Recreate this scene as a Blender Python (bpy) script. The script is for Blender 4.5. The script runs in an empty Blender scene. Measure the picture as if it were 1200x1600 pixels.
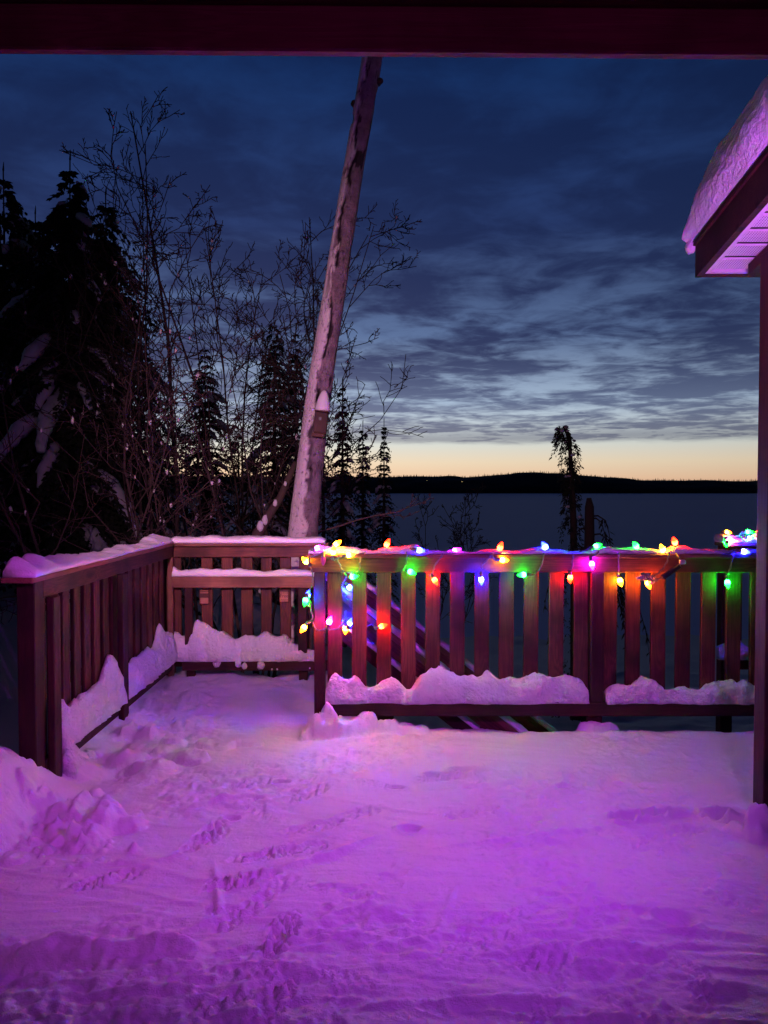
import bpy, bmesh, math, random
import numpy as np
from mathutils import Matrix, Vector, Euler

R = math.radians
scene = bpy.context.scene
col = scene.collection

# ------------------------------------------------------------------ camera
CAMZ, FPX, PITCH = 1.45, 1200.0, R(1.67)
cam_d = bpy.data.cameras.new('camera')
cam = bpy.data.objects.new('camera', cam_d)
col.objects.link(cam)
cam_d.sensor_fit = 'VERTICAL'
cam_d.sensor_height = 24.0
cam_d.lens = 24.0 * FPX / 1600.0
cam_d.clip_start = 0.05
cam_d.clip_end = 20000.0
cam.location = (0, 0, CAMZ)
cam.rotation_euler = (math.pi / 2 - PITCH, 0, 0)
scene.camera = cam

# ------------------------------------------------------------------ world: dusk sky with a cloud deck
SUN_AZ, SUN_EL = R(-11.0), R(0.6)          # the glow lies a little left of the view axis (+Y)
world = bpy.data.worlds.new('World')
scene.world = world
world.use_nodes = True


class NT:
    """small helper to wire shader nodes"""
    def __init__(self, tree):
        self.t = tree
        self.n = tree.nodes
        self.l = tree.links

    def new(self, kind, **kw):
        nd = self.n.new(kind)
        for k, v in kw.items():
            setattr(nd, k, v)
        return nd

    def put(self, sock, v):
        if hasattr(v, 'is_output'):
            self.l.new(v, sock)
        elif v is not None:
            if sock.type == 'RGBA' and not hasattr(v, '__len__'):
                v = (v, v, v, 1)
            if sock.type == 'RGBA' and len(v) == 3:
                v = (*v, 1)
            sock.default_value = v

    def math(self, op, a, b=None, c=None, clamp=False):
        nd = self.new('ShaderNodeMath', operation=op, use_clamp=clamp)
        for i, v in enumerate((a, b, c)):
            if v is not None:
                self.put(nd.inputs[i], v)
        return nd.outputs[0]

    def vmath(self, op, a, b=None, s=None):
        nd = self.new('ShaderNodeVectorMath', operation=op)
        self.put(nd.inputs[0], a)
        if b is not None:
            self.put(nd.inputs[1], b)
        if s is not None:
            self.put(nd.inputs['Scale'], s)
        return nd.outputs['Value'] if op in ('DOT_PRODUCT', 'LENGTH', 'DISTANCE') else nd.outputs[0]

    def mix(self, f, a, b, blend='MIX'):
        nd = self.new('ShaderNodeMix', data_type='RGBA', blend_type=blend)
        self.put(nd.inputs[0], f)
        self.put(nd.inputs[6], a)
        self.put(nd.inputs[7], b)
        return nd.outputs[2]

    def ramp(self, f, stops, interp='LINEAR'):
        nd = self.new('ShaderNodeValToRGB')
        nd.color_ramp.interpolation = interp
        els = nd.color_ramp.elements
        while len(els) < len(stops):
            els.new(0.5)
        for e, (p, c) in zip(els, stops):
            e.position = p
            e.color = (*c, 1) if hasattr(c, '__len__') else (c, c, c, 1)
        self.put(nd.inputs[0], f)
        return nd.outputs[0]

    def noise(self, vec, scale, detail=4, rough=0.55, dist=0.0, out=0):
        nd = self.new('ShaderNodeTexNoise')
        self.put(nd.inputs['Vector'], vec)
        nd.inputs['Scale'].default_value = scale
        nd.inputs['Detail'].default_value = detail
        nd.inputs['Roughness'].default_value = rough
        nd.inputs['Distortion'].default_value = dist
        return nd.outputs[out]

    def voronoi(self, vec, scale, feature='F1', rand=1.0):
        nd = self.new('ShaderNodeTexVoronoi', feature=feature)
        self.put(nd.inputs['Vector'], vec)
        nd.inputs['Scale'].default_value = scale
        nd.inputs['Randomness'].default_value = rand
        return nd.outputs[0]

    def smooth(self, v, a, b):
        nd = self.new('ShaderNodeMapRange', interpolation_type='SMOOTHSTEP')
        self.put(nd.inputs[0], v)
        nd.inputs[1].default_value = a
        nd.inputs[2].default_value = b
        return nd.outputs[0]

    def bump(self, h, strength=0.4, dist=0.01, normal=None):
        nd = self.new('ShaderNodeBump')
        nd.inputs['Strength'].default_value = strength
        nd.inputs['Distance'].default_value = dist
        self.put(nd.inputs['Height'], h)
        if normal is not None:
            self.put(nd.inputs['Normal'], normal)
        return nd.outputs[0]


def srgb(r, g, b):
    f = lambda c: (c / 255) / 12.92 if c <= 10 else (((c / 255) + .055) / 1.055) ** 2.4
    return (f(r), f(g), f(b))


w = NT(world.node_tree)
w.n.clear()
tc = w.new('ShaderNodeTexCoord')
dirv = w.vmath('NORMALIZE', tc.outputs['Generated'])
sep = w.new('ShaderNodeSeparateXYZ')
w.put(sep.inputs[0], dirv)
dx, dy, dz = sep.outputs
elev = w.math('MULTIPLY', w.math('ARCSINE', dz), 180 / math.pi)            # degrees
glowdir = (math.sin(SUN_AZ), math.cos(SUN_AZ), 0.0)
toward = w.vmath('DOT_PRODUCT', dirv, glowdir)
glow = w.math('POWER', w.math('MAXIMUM', toward, 0.0), 5.0)
e01 = w.math('DIVIDE', w.math('MAXIMUM', elev, 0.0), 40.0, clamp=True)
# clear air below and behind the clouds
clear = w.ramp(e01, [(0.0, srgb(232, 172, 140)), (0.022, srgb(236, 198, 164)), (0.05, srgb(236, 216, 186)),
                     (0.085, srgb(214, 220, 214)), (0.16, srgb(176, 198, 222)), (0.28, srgb(108, 136, 182)),
                     (0.46, srgb(46, 70, 126)), (0.72, srgb(18, 58, 118)), (1.0, srgb(8, 42, 100))])
cloudc = w.ramp(e01, [(0.0, srgb(110, 95, 110)), (0.085, srgb(62, 68, 108)), (0.14, srgb(60, 72, 118)),
                      (0.25, srgb(40, 52, 94)), (0.45, srgb(24, 40, 84)), (0.72, srgb(11, 34, 80)), (1.0, srgb(5, 26, 68))])
# a horizontal cloud sheet, seen in perspective
den = w.math('ADD', w.math('MAXIMUM', dz, 0.0), 0.038)
cx = w.math('DIVIDE', dx, den)
cy = w.math('DIVIDE', dy, den)
comb = w.new('ShaderNodeCombineXYZ')
w.put(comb.inputs[0], cx)
w.put(comb.inputs[1], w.math('MULTIPLY', cy, 1.0))
n1 = w.noise(comb.outputs[0], 1.35, 6, 0.58, 0.7)
n2 = w.noise(comb.outputs[0], 4.2, 5, 0.58, 0.5)
n3 = w.noise(comb.outputs[0], 0.55, 3, 0.5, 0.3)
cl = w.math('ADD', w.math('MULTIPLY', n1, 0.52), w.math('ADD', w.math('MULTIPLY', n2, 0.34), w.math('MULTIPLY', n3, 0.31)))
cover = w.smooth(cl, 0.46, 0.65)
cover = w.math('ADD', w.math('MULTIPLY', cover, w.ramp(e01, [(0.09, 0.74), (0.16, 0.74), (0.26, 0.90), (0.6, 0.93)])), 0.06)
# lower edge of the sheet about three and a half degrees above the horizon, ragged
edge_n = w.noise(w.vmath('MULTIPLY', dirv, (9, 9, 60)), 1.0, 4, 0.6)
edge = w.math('ADD', elev, w.math('MULTIPLY', w.math('SUBTRACT', edge_n, 0.5), 0.9))
sheet = w.smooth(edge, 3.15, 3.75)
low_dark = w.math('MULTIPLY', w.math('SUBTRACT', 1.0, w.smooth(edge, 3.6, 5.2)), 0.55)
cover = w.math('MAXIMUM', cover, low_dark)
wisp = w.smooth(w.noise(w.vmath('MULTIPLY', dirv, (4, 4, 150)), 1.0, 3, 0.5), 0.62, 0.78)
bias = w.ramp(e01, [(0.14, 0.0), (0.24, 0.30), (0.36, 0.42), (0.6, 0.45)])
cover = w.math('SUBTRACT', 1.0, w.math('MULTIPLY', w.math('SUBTRACT', 1.0, cover), w.math('SUBTRACT', 1.0, bias)))
cover = w.math('MULTIPLY', cover, sheet)
cover = w.math('MAXIMUM', cover, w.math('MULTIPLY', wisp, 0.12))
skyc = w.mix(cover, clear, cloudc)
bright = w.math('ADD', w.math('ADD', 0.07, w.math('MULTIPLY', w.smooth(toward, 0.05, 0.90), 0.73)), w.math('MULTIPLY', glow, 0.34))
skyc = w.vmath('SCALE', skyc, s=bright)
# the physical sky adds its own twilight under everything
nish = w.new('ShaderNodeTexSky', sky_type='NISHITA')
nish.sun_disc = False
nish.sun_elevation = SUN_EL
nish.sun_rotation = SUN_AZ
nish.altitude = 200
tot = w.vmath('ADD', skyc, w.vmath('SCALE', nish.outputs[0], s=0.004))
bg = w.new('ShaderNodeBackground')
w.put(bg.inputs[0], tot)
bg.inputs[1].default_value = 0.92
wo = w.new('ShaderNodeOutputWorld')
w.l.new(bg.outputs[0], wo.inputs[0])

# last trace of the set sun
sd = bpy.data.lights.new('sun', 'SUN')
sd.energy = 0.02
sd.angle = R(12)
sd.color = (1.0, 0.72, 0.5)
sun = bpy.data.objects.new('sun', sd)
col.objects.link(sun)
sv = Vector((math.sin(SUN_AZ) * math.cos(SUN_EL), math.cos(SUN_AZ) * math.cos(SUN_EL), math.sin(SUN_EL)))
sun.rotation_euler = sv.to_track_quat('Z', 'Y').to_euler()
sun.location = (0, 0, 30)

scene.view_settings.view_transform = 'Standard'
scene.view_settings.look = 'None'
scene.view_settings.exposure = 0.0
scene.view_settings.gamma = 1.0
scene.view_settings.use_curve_mapping = False
scene.cycles.use_denoising = True
scene.cycles.denoiser = 'OPENIMAGEDENOISE'
scene.cycles.denoising_input_passes = 'RGB_ALBEDO_NORMAL'
scene.cycles.denoising_prefilter = 'ACCURATE'
scene.cycles.max_bounces = 6
scene.cycles.diffuse_bounces = 3
scene.cycles.glossy_bounces = 2
scene.cycles.transmission_bounces = 3
scene.cycles.sample_clamp_indirect = 6.0
scene.cycles.caustics_reflective = False
scene.cycles.caustics_refractive = False

# floodlights (their fixtures are built further down, on the porch beam)
FLOODS = [
    # location, target, colour, watts, cone, blend
    ((1.15, 1.76, 1.70), (-0.60, 4.5, 0.10), (0.54, 0.045, 1.0), 140, 114, 1.0),
    ((-1.15, 1.70, 2.20), (-0.80, 7.5, 2.0), (1.0, 0.46, 0.66), 760, 60, 1.0),
    ((1.27, 2.20, 2.08), (1.62, 3.55, 2.62), (0.72, 0.14, 1.0), 70, 110, 1.0),  # added light out of view, there only to brighten soffit and roof snow
    ((-1.18, 1.72, 1.86), (-0.35, 4.6, 0.15), (1.0, 0.12, 0.95), 44, 104, 1.0),  # added fill from the left, evens out the brightness of the deck snow
]

# ------------------------------------------------------------------ helpers


def px(x, y, D):
    """world point seen at photograph pixel (x, y) at depth Y = D"""
    r = (x - 600) / FPX
    u = (800 - y) / FPX
    fy = math.cos(PITCH) + u * math.sin(PITCH)
    fz = -math.sin(PITCH) + u * math.cos(PITCH)
    return Vector((r * D / fy, D, CAMZ + fz * D / fy))


def gpx(x, y, z=0.0):
    """world point on the plane z seen at pixel (x, y)"""
    p = px(x, y, 1.0)
    t = (z - CAMZ) / (p.z - CAMZ)
    return Vector((p.x * t, t, z))


def _h2(ix, iy, s):
    a = (ix.astype(np.int64) * 374761393 + iy.astype(np.int64) * 668265263 + s * 1442695041) & 0x7fffffff
    a = ((a ^ (a >> 13)) * 1274126177) & 0x7fffffff
    a = ((a ^ (a >> 16)) * 1103515245) & 0x7fffffff
    return (a & 0xffffff) / float(0xffffff)


def vn(x, y, s=0):
    """smooth 2D value noise, -1..1"""
    x = np.asarray(x, float)
    y = np.asarray(y, float)
    ix, iy = np.floor(x), np.floor(y)
    fx, fy = x - ix, y - iy
    fx = fx * fx * fx * (fx * (fx * 6 - 15) + 10)
    fy = fy * fy * fy * (fy * (fy * 6 - 15) + 10)
    a, b = _h2(ix, iy, s), _h2(ix + 1, iy, s)
    c, d = _h2(ix, iy + 1, s), _h2(ix + 1, iy + 1, s)
    return ((a + (b - a) * fx) * (1 - fy) + (c + (d - c) * fx) * fy) * 2 - 1


def fbm(x, y, s=0, o=4, g=0.5):
    v, a = 0.0, 1.0
    for i in range(o):
        v = v + a * vn(x * 2 ** i + 17.3 * i, y * 2 ** i - 9.1 * i, s + i)
        a *= g
    return v


def sst(v, a, b):
    t = np.clip((v - a) / (b - a), 0, 1)
    return t * t * (3 - 2 * t)


WM = {}          # world matrices of objects that parent others


def tag(o, label=None, cat=None, group=None, kind=None):
    if label: o['label'] = label
    if cat: o['category'] = cat
    if group: o['group'] = group
    if kind: o['kind'] = kind
    return o


def attach(o, parent):
    m = Matrix.LocRotScale(o.location, o.rotation_euler, o.scale)
    WM[o.name] = m
    if parent is not None:
        o.parent = parent
        o.matrix_parent_inverse = WM[parent.name].inverted()
    return o


def empty(name, loc, label, cat, group=None):
    o = bpy.data.objects.new(name, None)
    o.empty_display_size = 0.1
    col.objects.link(o)
    o.location = loc
    tag(o, label, cat, group)
    return attach(o, None)


def mesh_obj(name, me, mat=None, parent=None, loc=(0, 0, 0), rot=(0, 0, 0), scale=(1, 1, 1)):
    o = bpy.data.objects.new(name, me)
    col.objects.link(o)
    if mat is not None and not me.materials:
        me.materials.append(mat)
    o.location, o.rotation_euler, o.scale = loc, rot, scale
    return attach(o, parent)


class MB:
    """collects vertices and faces of one mesh"""
    def __init__(self):
        self.v, self.f = [], []

    def add(self, vs, fs):
        n = len(self.v)
        self.v.extend(vs)
        self.f.extend([tuple(i + n for i in f) for f in fs])

    def box(self, c, s, m=None):
        vs = []
        for i in (-.5, .5):
            for j in (-.5, .5):
                for k in (-.5, .5):
                    p = Vector((i * s[0], j * s[1], k * s[2]))
                    if m is not None:
                        p = m @ p
                    vs.append((c[0] + p[0], c[1] + p[1], c[2] + p[2]))
        self.add(vs, [(0, 1, 3, 2), (4, 6, 7, 5), (0, 4, 5, 1), (2, 3, 7, 6), (0, 2, 6, 4), (1, 5, 7, 3)])

    def tube(self, pts, rad, sides=6, cap=True):
        n = len(pts)
        vs, fs = [], []
        up = Vector((0.31, 0.17, 0.93))
        prev = None
        for i in range(n):
            p = Vector(pts[i])
            d = Vector(pts[min(i + 1, n - 1)]) - Vector(pts[max(i - 1, 0)])
            if d.length < 1e-9:
                d = Vector((0, 0, 1))
            d.normalize()
            if prev is None:
                a = up.cross(d)
                if a.length < 0.1:
                    a = Vector((1, 0, 0)).cross(d)
            else:
                a = prev - d * prev.dot(d)
            a.normalize()
            prev = a
            b = d.cross(a)
            r = rad[i] if hasattr(rad, '__len__') else rad
            for k in range(sides):
                t = 2 * math.pi * k / sides
                q = p + a * (r * math.cos(t)) + b * (r * math.sin(t))
                vs.append((q.x, q.y, q.z))
        for i in range(n - 1):
            for k in range(sides):
                k2 = (k + 1) % sides
                fs.append((i * sides + k, i * sides + k2, (i + 1) * sides + k2, (i + 1) * sides + k))
        if cap:
            fs.append(tuple(range(sides))[::-1])
            fs.append(tuple((n - 1) * sides + k for k in range(sides)))
        self.add(vs, fs)

    def lathe(self, prof, sides=12, m=None):
        vs, fs = [], []
        for r, z in prof:
            for k in range(sides):
                t = 2 * math.pi * k / sides
                p = Vector((r * math.cos(t), r * math.sin(t), z))
                if m is not None:
                    p = m @ p
                vs.append((p.x, p.y, p.z))
        n = len(prof)
        for i in range(n - 1):
            for k in range(sides):
                k2 = (k + 1) % sides
                fs.append((i * sides + k, i * sides + k2, (i + 1) * sides + k2, (i + 1) * sides + k))
        fs.append(tuple(range(sides))[::-1])
        fs.append(tuple((n - 1) * sides + k for k in range(sides)))
        self.add(vs, fs)

    def blob(self, c, s, rng, rot=0.0, n=1, amp=0.22):
        vs0, fs = ICO[n]
        ca, sa = math.cos(rot), math.sin(rot)
        vs = []
        for q in vs0:
            k = 1 + rng.uniform(-amp, amp)
            x, y, z = q[0] * s[0] * k, q[1] * s[1] * k, q[2] * s[2] * k
            vs.append((c[0] + x * ca - y * sa, c[1] + x * sa + y * ca, c[2] + z))
        self.add(vs, fs)

    def mesh(self, name, smooth=False):
        me = bpy.data.meshes.new(name)
        me.from_pydata([tuple(v) for v in self.v], [], self.f)
        if smooth:
            me.polygons.foreach_set('use_smooth', [True] * len(me.polygons))
        me.update()
        return me

    def build(self, name, mat, parent=None, smooth=False):
        return mesh_obj(name, self.mesh(name, smooth), mat, parent)


def _ico(n):
    bm = bmesh.new()
    bmesh.ops.create_icosphere(bm, subdivisions=n, radius=1.0)
    bm.verts.ensure_lookup_table()
    r = ([tuple(v.co) for v in bm.verts], [tuple(v.index for v in f.verts) for f in bm.faces])
    bm.free()
    return r


ICO = {n: _ico(n) for n in (1, 2, 3)}


def grid_mesh(name, X, Y, Z, keep=None, smooth=True):
    ny, nx = X.shape
    co = np.stack([X, Y, Z], -1).reshape(-1, 3)
    i = np.arange(ny * nx).reshape(ny, nx)
    q = np.stack([i[:-1, :-1], i[:-1, 1:], i[1:, 1:], i[1:, :-1]], -1)
    if keep is not None:
        q = q[keep]
    q = q.reshape(-1, 4)
    used = np.unique(q)
    remap = np.full(ny * nx, -1, np.int64)
    remap[used] = np.arange(len(used))
    co, q = co[used], remap[q]
    me = bpy.data.meshes.new(name)
    me.vertices.add(len(co))
    me.vertices.foreach_set('co', co.astype(np.float32).ravel())
    me.loops.add(q.size)
    me.loops.foreach_set('vertex_index', q.astype(np.int32).ravel())
    me.polygons.add(len(q))
    me.polygons.foreach_set('loop_start', np.arange(0, q.size, 4, dtype=np.int32))
    me.polygons.foreach_set('use_smooth', np.full(len(q), smooth))
    me.update(calc_edges=True)
    return me


# ------------------------------------------------------------------ materials


def material(name, fn):
    m = bpy.data.materials.new(name)
    m.use_nodes = True
    nt = NT(m.node_tree)
    nt.n.clear()
    out = nt.new('ShaderNodeOutputMaterial')
    bs = nt.new('ShaderNodeBsdfPrincipled')
    nt.l.new(bs.outputs[0], out.inputs[0])
    bs.inputs['Specular IOR Level'].default_value = 0.3
    fn(nt, bs)
    return m


def m_plain(name, c, rough=0.7, metal=0.0):
    def fn(nt, bs):
        geo = nt.new('ShaderNodeTexCoord').outputs['Object']
        n = nt.noise(geo, 30, 3)
        nt.put(bs.inputs['Base Color'], nt.mix(n, tuple(k * .8 for k in c), tuple(min(1, k * 1.15) for k in c)))
        bs.inputs['Roughness'].default_value = rough
        bs.inputs['Metallic'].default_value = metal
    return material(name, fn)


def m_wood(name, c1, c2, rough=0.62):
    """stained softwood: grain along local X, knots, a little wear"""
    def fn(nt, bs):
        t = nt.new('ShaderNodeTexCoord').outputs['Object']
        oi = nt.new('ShaderNodeObjectInfo').outputs['Random']
        off = nt.new('ShaderNodeCombineXYZ')
        nt.put(off.inputs[0], nt.math('MULTIPLY', oi, 37.0))
        nt.put(off.inputs[1], nt.math('MULTIPLY', oi, 11.0))
        nt.put(off.inputs[2], nt.math('MULTIPLY', oi, 5.0))
        p = nt.vmath('ADD', t, off.outputs[0])
        # knots bend the grain
        vk = nt.new('ShaderNodeTexVoronoi', feature='F1')
        nt.put(vk.inputs['Vector'], nt.vmath('MULTIPLY', p, (2.6, 9.0, 9.0)))
        vk.inputs['Scale'].default_value = 1.0
        kd = vk.outputs[0]
        knot = nt.math('SUBTRACT', 1.0, nt.smooth(kd, 0.05, 0.24))
        halo = nt.math('SUBTRACT', 1.0, nt.smooth(kd, 0.12, 0.5))
        sel = nt.math('GREATER_THAN', nt.math('FRACT', nt.math('MULTIPLY', nt.new_sep(vk.outputs[1]), 7.3)), 0.5)
        knot = nt.math('MULTIPLY', knot, sel)
        halo = nt.math('MULTIPLY', halo, sel)
        g = nt.noise(nt.vmath('MULTIPLY', p, (1.1, 26.0, 26.0)), 1.0, 4, 0.6, 0.6)
        g2 = nt.math('ADD', g, nt.math('MULTIPLY', halo, 0.35))
        rings = nt.math('SINE', nt.math('MULTIPLY', g2, 42.0))
        rings = nt.math('ADD', nt.math('MULTIPLY', rings, 0.5), 0.5)
        fine = nt.noise(nt.vmath('MULTIPLY', p, (5.0, 160.0, 160.0)), 1.0, 3, 0.6)
        f = nt.math('ADD', nt.math('MULTIPLY', rings, 0.55), nt.math('MULTIPLY', fine, 0.5))
        c = nt.mix(f, c1, c2)
        blot = nt.noise(p, 3.5, 3, 0.6)
        c = nt.mix(nt.smooth(blot, 0.35, 0.75), c, tuple(k * 0.62 for k in c1))
        c = nt.mix(nt.math('MULTIPLY', knot, 0.85), c, tuple(k * 0.22 for k in c1))
        var = nt.math('ADD', 0.75, nt.math('MULTIPLY', oi, 0.5))
        c = nt.vmath('SCALE', c, s=var)
        nt.put(bs.inputs['Base Color'], c)
        bs.inputs['Roughness'].default_value = rough
        h = nt.math('ADD', nt.math('MULTIPLY', f, 0.6), nt.math('MULTIPLY', knot, -0.6))
        nt.put(bs.inputs['Normal'], nt.bump(h, 0.5, 0.0025))
    return material(name, fn)


def _new_sep(self, colour):
    s = self.new('ShaderNodeSeparateColor')
    self.put(s.inputs[0], colour)
    return s.outputs[0]


NT.new_sep = _new_sep


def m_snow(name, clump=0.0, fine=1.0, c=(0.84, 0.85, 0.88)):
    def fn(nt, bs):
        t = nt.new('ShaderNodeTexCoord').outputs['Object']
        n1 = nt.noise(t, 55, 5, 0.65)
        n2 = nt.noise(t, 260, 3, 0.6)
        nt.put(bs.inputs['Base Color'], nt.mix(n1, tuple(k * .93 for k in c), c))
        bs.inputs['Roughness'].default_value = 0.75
        bs.inputs['Specular IOR Level'].default_value = 0.2
        h = nt.math('ADD', nt.math('MULTIPLY', n1, 0.7 * fine), nt.math('MULTIPLY', n2, 0.22 * fine))
        if clump:
            warp = nt.vmath('ADD', t, nt.vmath('SCALE', nt.noise(t, 22, 3, 0.6, out=1), s=0.03))
            v = nt.voronoi(warp, 38, 'SMOOTH_F1')
            v2 = nt.voronoi(warp, 85, 'SMOOTH_F1')
            h = nt.math('SUBTRACT', h, nt.math('MULTIPLY', nt.math('ADD', v, nt.math('MULTIPLY', v2, 0.5)), clump))
        nt.put(bs.inputs['Normal'], nt.bump(h, 1.0, 0.015 if clump > .5 else 0.0105))
    return material(name, fn)


M = {}
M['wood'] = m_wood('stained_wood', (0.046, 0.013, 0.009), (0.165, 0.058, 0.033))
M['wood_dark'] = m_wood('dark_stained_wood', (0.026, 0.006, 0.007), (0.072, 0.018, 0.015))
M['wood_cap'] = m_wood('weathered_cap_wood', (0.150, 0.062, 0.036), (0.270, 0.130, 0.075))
M['snow'] = m_snow('deck_snow_surface', 0.0, 0.8)
M['snow_clump'] = m_snow('clumped_snow', 0.9, 1.0)
M['snow_soft'] = m_snow('soft_snow', 0.15, 0.7)
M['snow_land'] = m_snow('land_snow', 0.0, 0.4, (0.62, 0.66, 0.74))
M['cable'] = m_plain('green_cable', (0.13, 0.15, 0.13), 0.45)
M['cable_clear'] = m_plain('pale_cable', (0.45, 0.42, 0.45), 0.4)
M['black'] = m_plain('black_plastic', (0.012, 0.012, 0.014), 0.4)
M['metal'] = m_plain('grey_metal', (0.35, 0.35, 0.37), 0.35, 0.8)
M['copper'] = m_plain('copper_plaque', (0.42, 0.20, 0.12), 0.45, 0.3)
M['plaque_dark'] = m_plain('plaque_dark_paint', (0.075, 0.03, 0.028), 0.5)
M['soffit'] = None
M['needle'] = m_plain('spruce_needles', (0.022, 0.034, 0.020), 0.8)
M['bark_dark'] = m_plain('dark_bark', (0.060, 0.044, 0.038), 0.85)
M['bark_shrub'] = m_plain('alder_bark', (0.085, 0.060, 0.055), 0.8)
M['forest'] = m_plain('far_forest', (0.012, 0.014, 0.016), 0.95)


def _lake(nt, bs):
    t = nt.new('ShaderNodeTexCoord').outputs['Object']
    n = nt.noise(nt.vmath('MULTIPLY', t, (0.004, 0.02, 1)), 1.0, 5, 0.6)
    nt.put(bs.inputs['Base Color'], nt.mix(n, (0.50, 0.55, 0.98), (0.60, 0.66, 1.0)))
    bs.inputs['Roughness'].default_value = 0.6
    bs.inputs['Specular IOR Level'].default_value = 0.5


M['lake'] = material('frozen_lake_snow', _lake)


def _soffit(nt, bs):
    """vented aluminium: rows of small round holes"""
    t = nt.new('ShaderNodeTexCoord').outputs['Object']
    sp = nt.new('ShaderNodeSeparateXYZ')
    nt.put(sp.inputs[0], t)
    fx = nt.math('SUBTRACT', nt.math('FRACT', nt.math('MULTIPLY', sp.outputs[0], 90.0)), 0.5)
    fy = nt.math('SUBTRACT', nt.math('FRACT', nt.math('MULTIPLY', sp.outputs[1], 90.0)), 0.5)
    d = nt.math('SQRT', nt.math('ADD', nt.math('MULTIPLY', fx, fx), nt.math('MULTIPLY', fy, fy)))
    hole = nt.math('SUBTRACT', 1.0, nt.smooth(d, 0.2, 0.3))
    inside = nt.math('LESS_THAN', nt.math('ABSOLUTE', sp.outputs[1]), 0.040)
    hole = nt.math('MULTIPLY', hole, inside)
    nt.put(bs.inputs['Base Color'], nt.mix(hole, (0.80, 0.79, 0.80), (0.10, 0.09, 0.10)))
    bs.inputs['Roughness'].default_value = 0.45
    nt.put(bs.inputs['Normal'], nt.bump(nt.math('MULTIPLY', hole, -1.0), 0.6, 0.002))


M['soffit'] = material('vented_soffit', _soffit)


def _birch(nt, bs):
    t = nt.new('ShaderNodeTexCoord').outputs['Object']
    a = nt.new('ShaderNodeAttribute', attribute_name='bark').outputs['Color']
    s = nt.new('ShaderNodeSeparateColor')
    nt.put(s.inputs[0], a)
    snow, dark = s.outputs[0], s.outputs[1]
    bands = nt.noise(nt.vmath('MULTIPLY', t, (6, 6, 55)), 1.0, 4, 0.6)
    patch = nt.noise(t, 9, 4, 0.65)
    base = nt.mix(nt.smooth(patch, 0.3, 0.7), (0.20, 0.15, 0.17), (0.34, 0.27, 0.29))
    base = nt.mix(nt.math('MULTIPLY', nt.smooth(bands, 0.58, 0.74), 0.5), base, (0.09, 0.065, 0.065))
    c = nt.mix(dark, base, (0.014, 0.010, 0.012))
    sn = nt.mix(nt.noise(t, 40, 4, 0.6), (0.72, 0.68, 0.66), (0.90, 0.87, 0.85))
    fleck = nt.smooth(nt.noise(nt.vmath('MULTIPLY', t, (1, 1, 0.7)), 34, 5, 0.72, 0.6), 0.56, 0.70)
    crack = nt.math('SUBTRACT', 1.0, fleck)
    sn = nt.mix(nt.math('MULTIPLY', fleck, 0.75), sn, (0.16, 0.12, 0.12))
    c = nt.mix(snow, c, sn)
    nt.put(bs.inputs['Base Color'], c)
    bs.inputs['Roughness'].default_value = 0.8
    h = nt.math('ADD', nt.noise(t, 60, 5, 0.65), nt.math('MULTIPLY', crack, 0.7))
    nt.put(bs.inputs['Normal'], nt.bump(h, 1.0, 0.022))


M['birch'] = material('birch_bark', _birch)


def m_bulb(name, c, strength):
    m = bpy.data.materials.new(name)
    m.use_nodes = True
    nt = NT(m.node_tree)
    nt.n.clear()
    out = nt.new('ShaderNodeOutputMaterial')
    t = nt.new('ShaderNodeTexCoord').outputs['Object']
    sp = nt.new('ShaderNodeSeparateXYZ')
    nt.put(sp.inputs[0], t)
    # the diode sits at the base: hottest in the belly of the faceted shell, deeper colour at tip and facet edges
    f = nt.math('SUBTRACT', 1.0, nt.smooth(sp.outputs[2], 0.020, 0.046))
    facet = nt.smooth(nt.voronoi(t, 150, 'DISTANCE_TO_EDGE'), 0.0, 0.25)
    f = nt.math('MULTIPLY', f, nt.math('ADD', 0.45, nt.math('MULTIPLY', facet, 0.55)))
    s = nt.math('MULTIPLY', nt.math('ADD', 0.05, nt.math('MULTIPLY', nt.math('MULTIPLY', f, f), 0.965)), strength)
    em = nt.new('ShaderNodeEmission')
    nt.put(em.inputs[0], c)
    nt.put(em.inputs[1], s)
    nt.l.new(em.outputs[0], out.inputs[0])
    return m


def m_emit(name, c, s):
    m = bpy.data.materials.new(name)
    m.use_nodes = True
    nt = NT(m.node_tree)
    nt.n.clear()
    out = nt.new('ShaderNodeOutputMaterial')
    em = nt.new('ShaderNodeEmission')
    nt.put(em.inputs[0], c)
    em.inputs[1].default_value = s
    nt.l.new(em.outputs[0], out.inputs[0])
    return m


BULB = {
    'red': m_bulb('bulb_red', (1.0, 0.007, 0.0012), 1100),
    'orange': m_bulb('bulb_orange', (1.0, 0.12, 0.003), 950),
    'yellow': m_bulb('bulb_yellow', (1.0, 0.34, 0.005), 760),
    'green': m_bulb('bulb_green', (0.003, 1.0, 0.014), 760),
    'blue': m_bulb('bulb_blue', (0.003, 0.005, 1.0), 3200),
    'purple': m_bulb('bulb_purple', (0.55, 0.007, 1.0), 1000),
    'pink': m_bulb('bulb_pink', (1.0, 0.015, 0.62), 850),
}
M['window_lit'] = m_emit('lit_cabin_window', (1.0, 0.72, 0.30), 1.2)
M['lens'] = m_plain('flood_lens', (0.6, 0.55, 0.6), 0.2)

# ------------------------------------------------------------------ boards
_bc = {}


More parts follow.
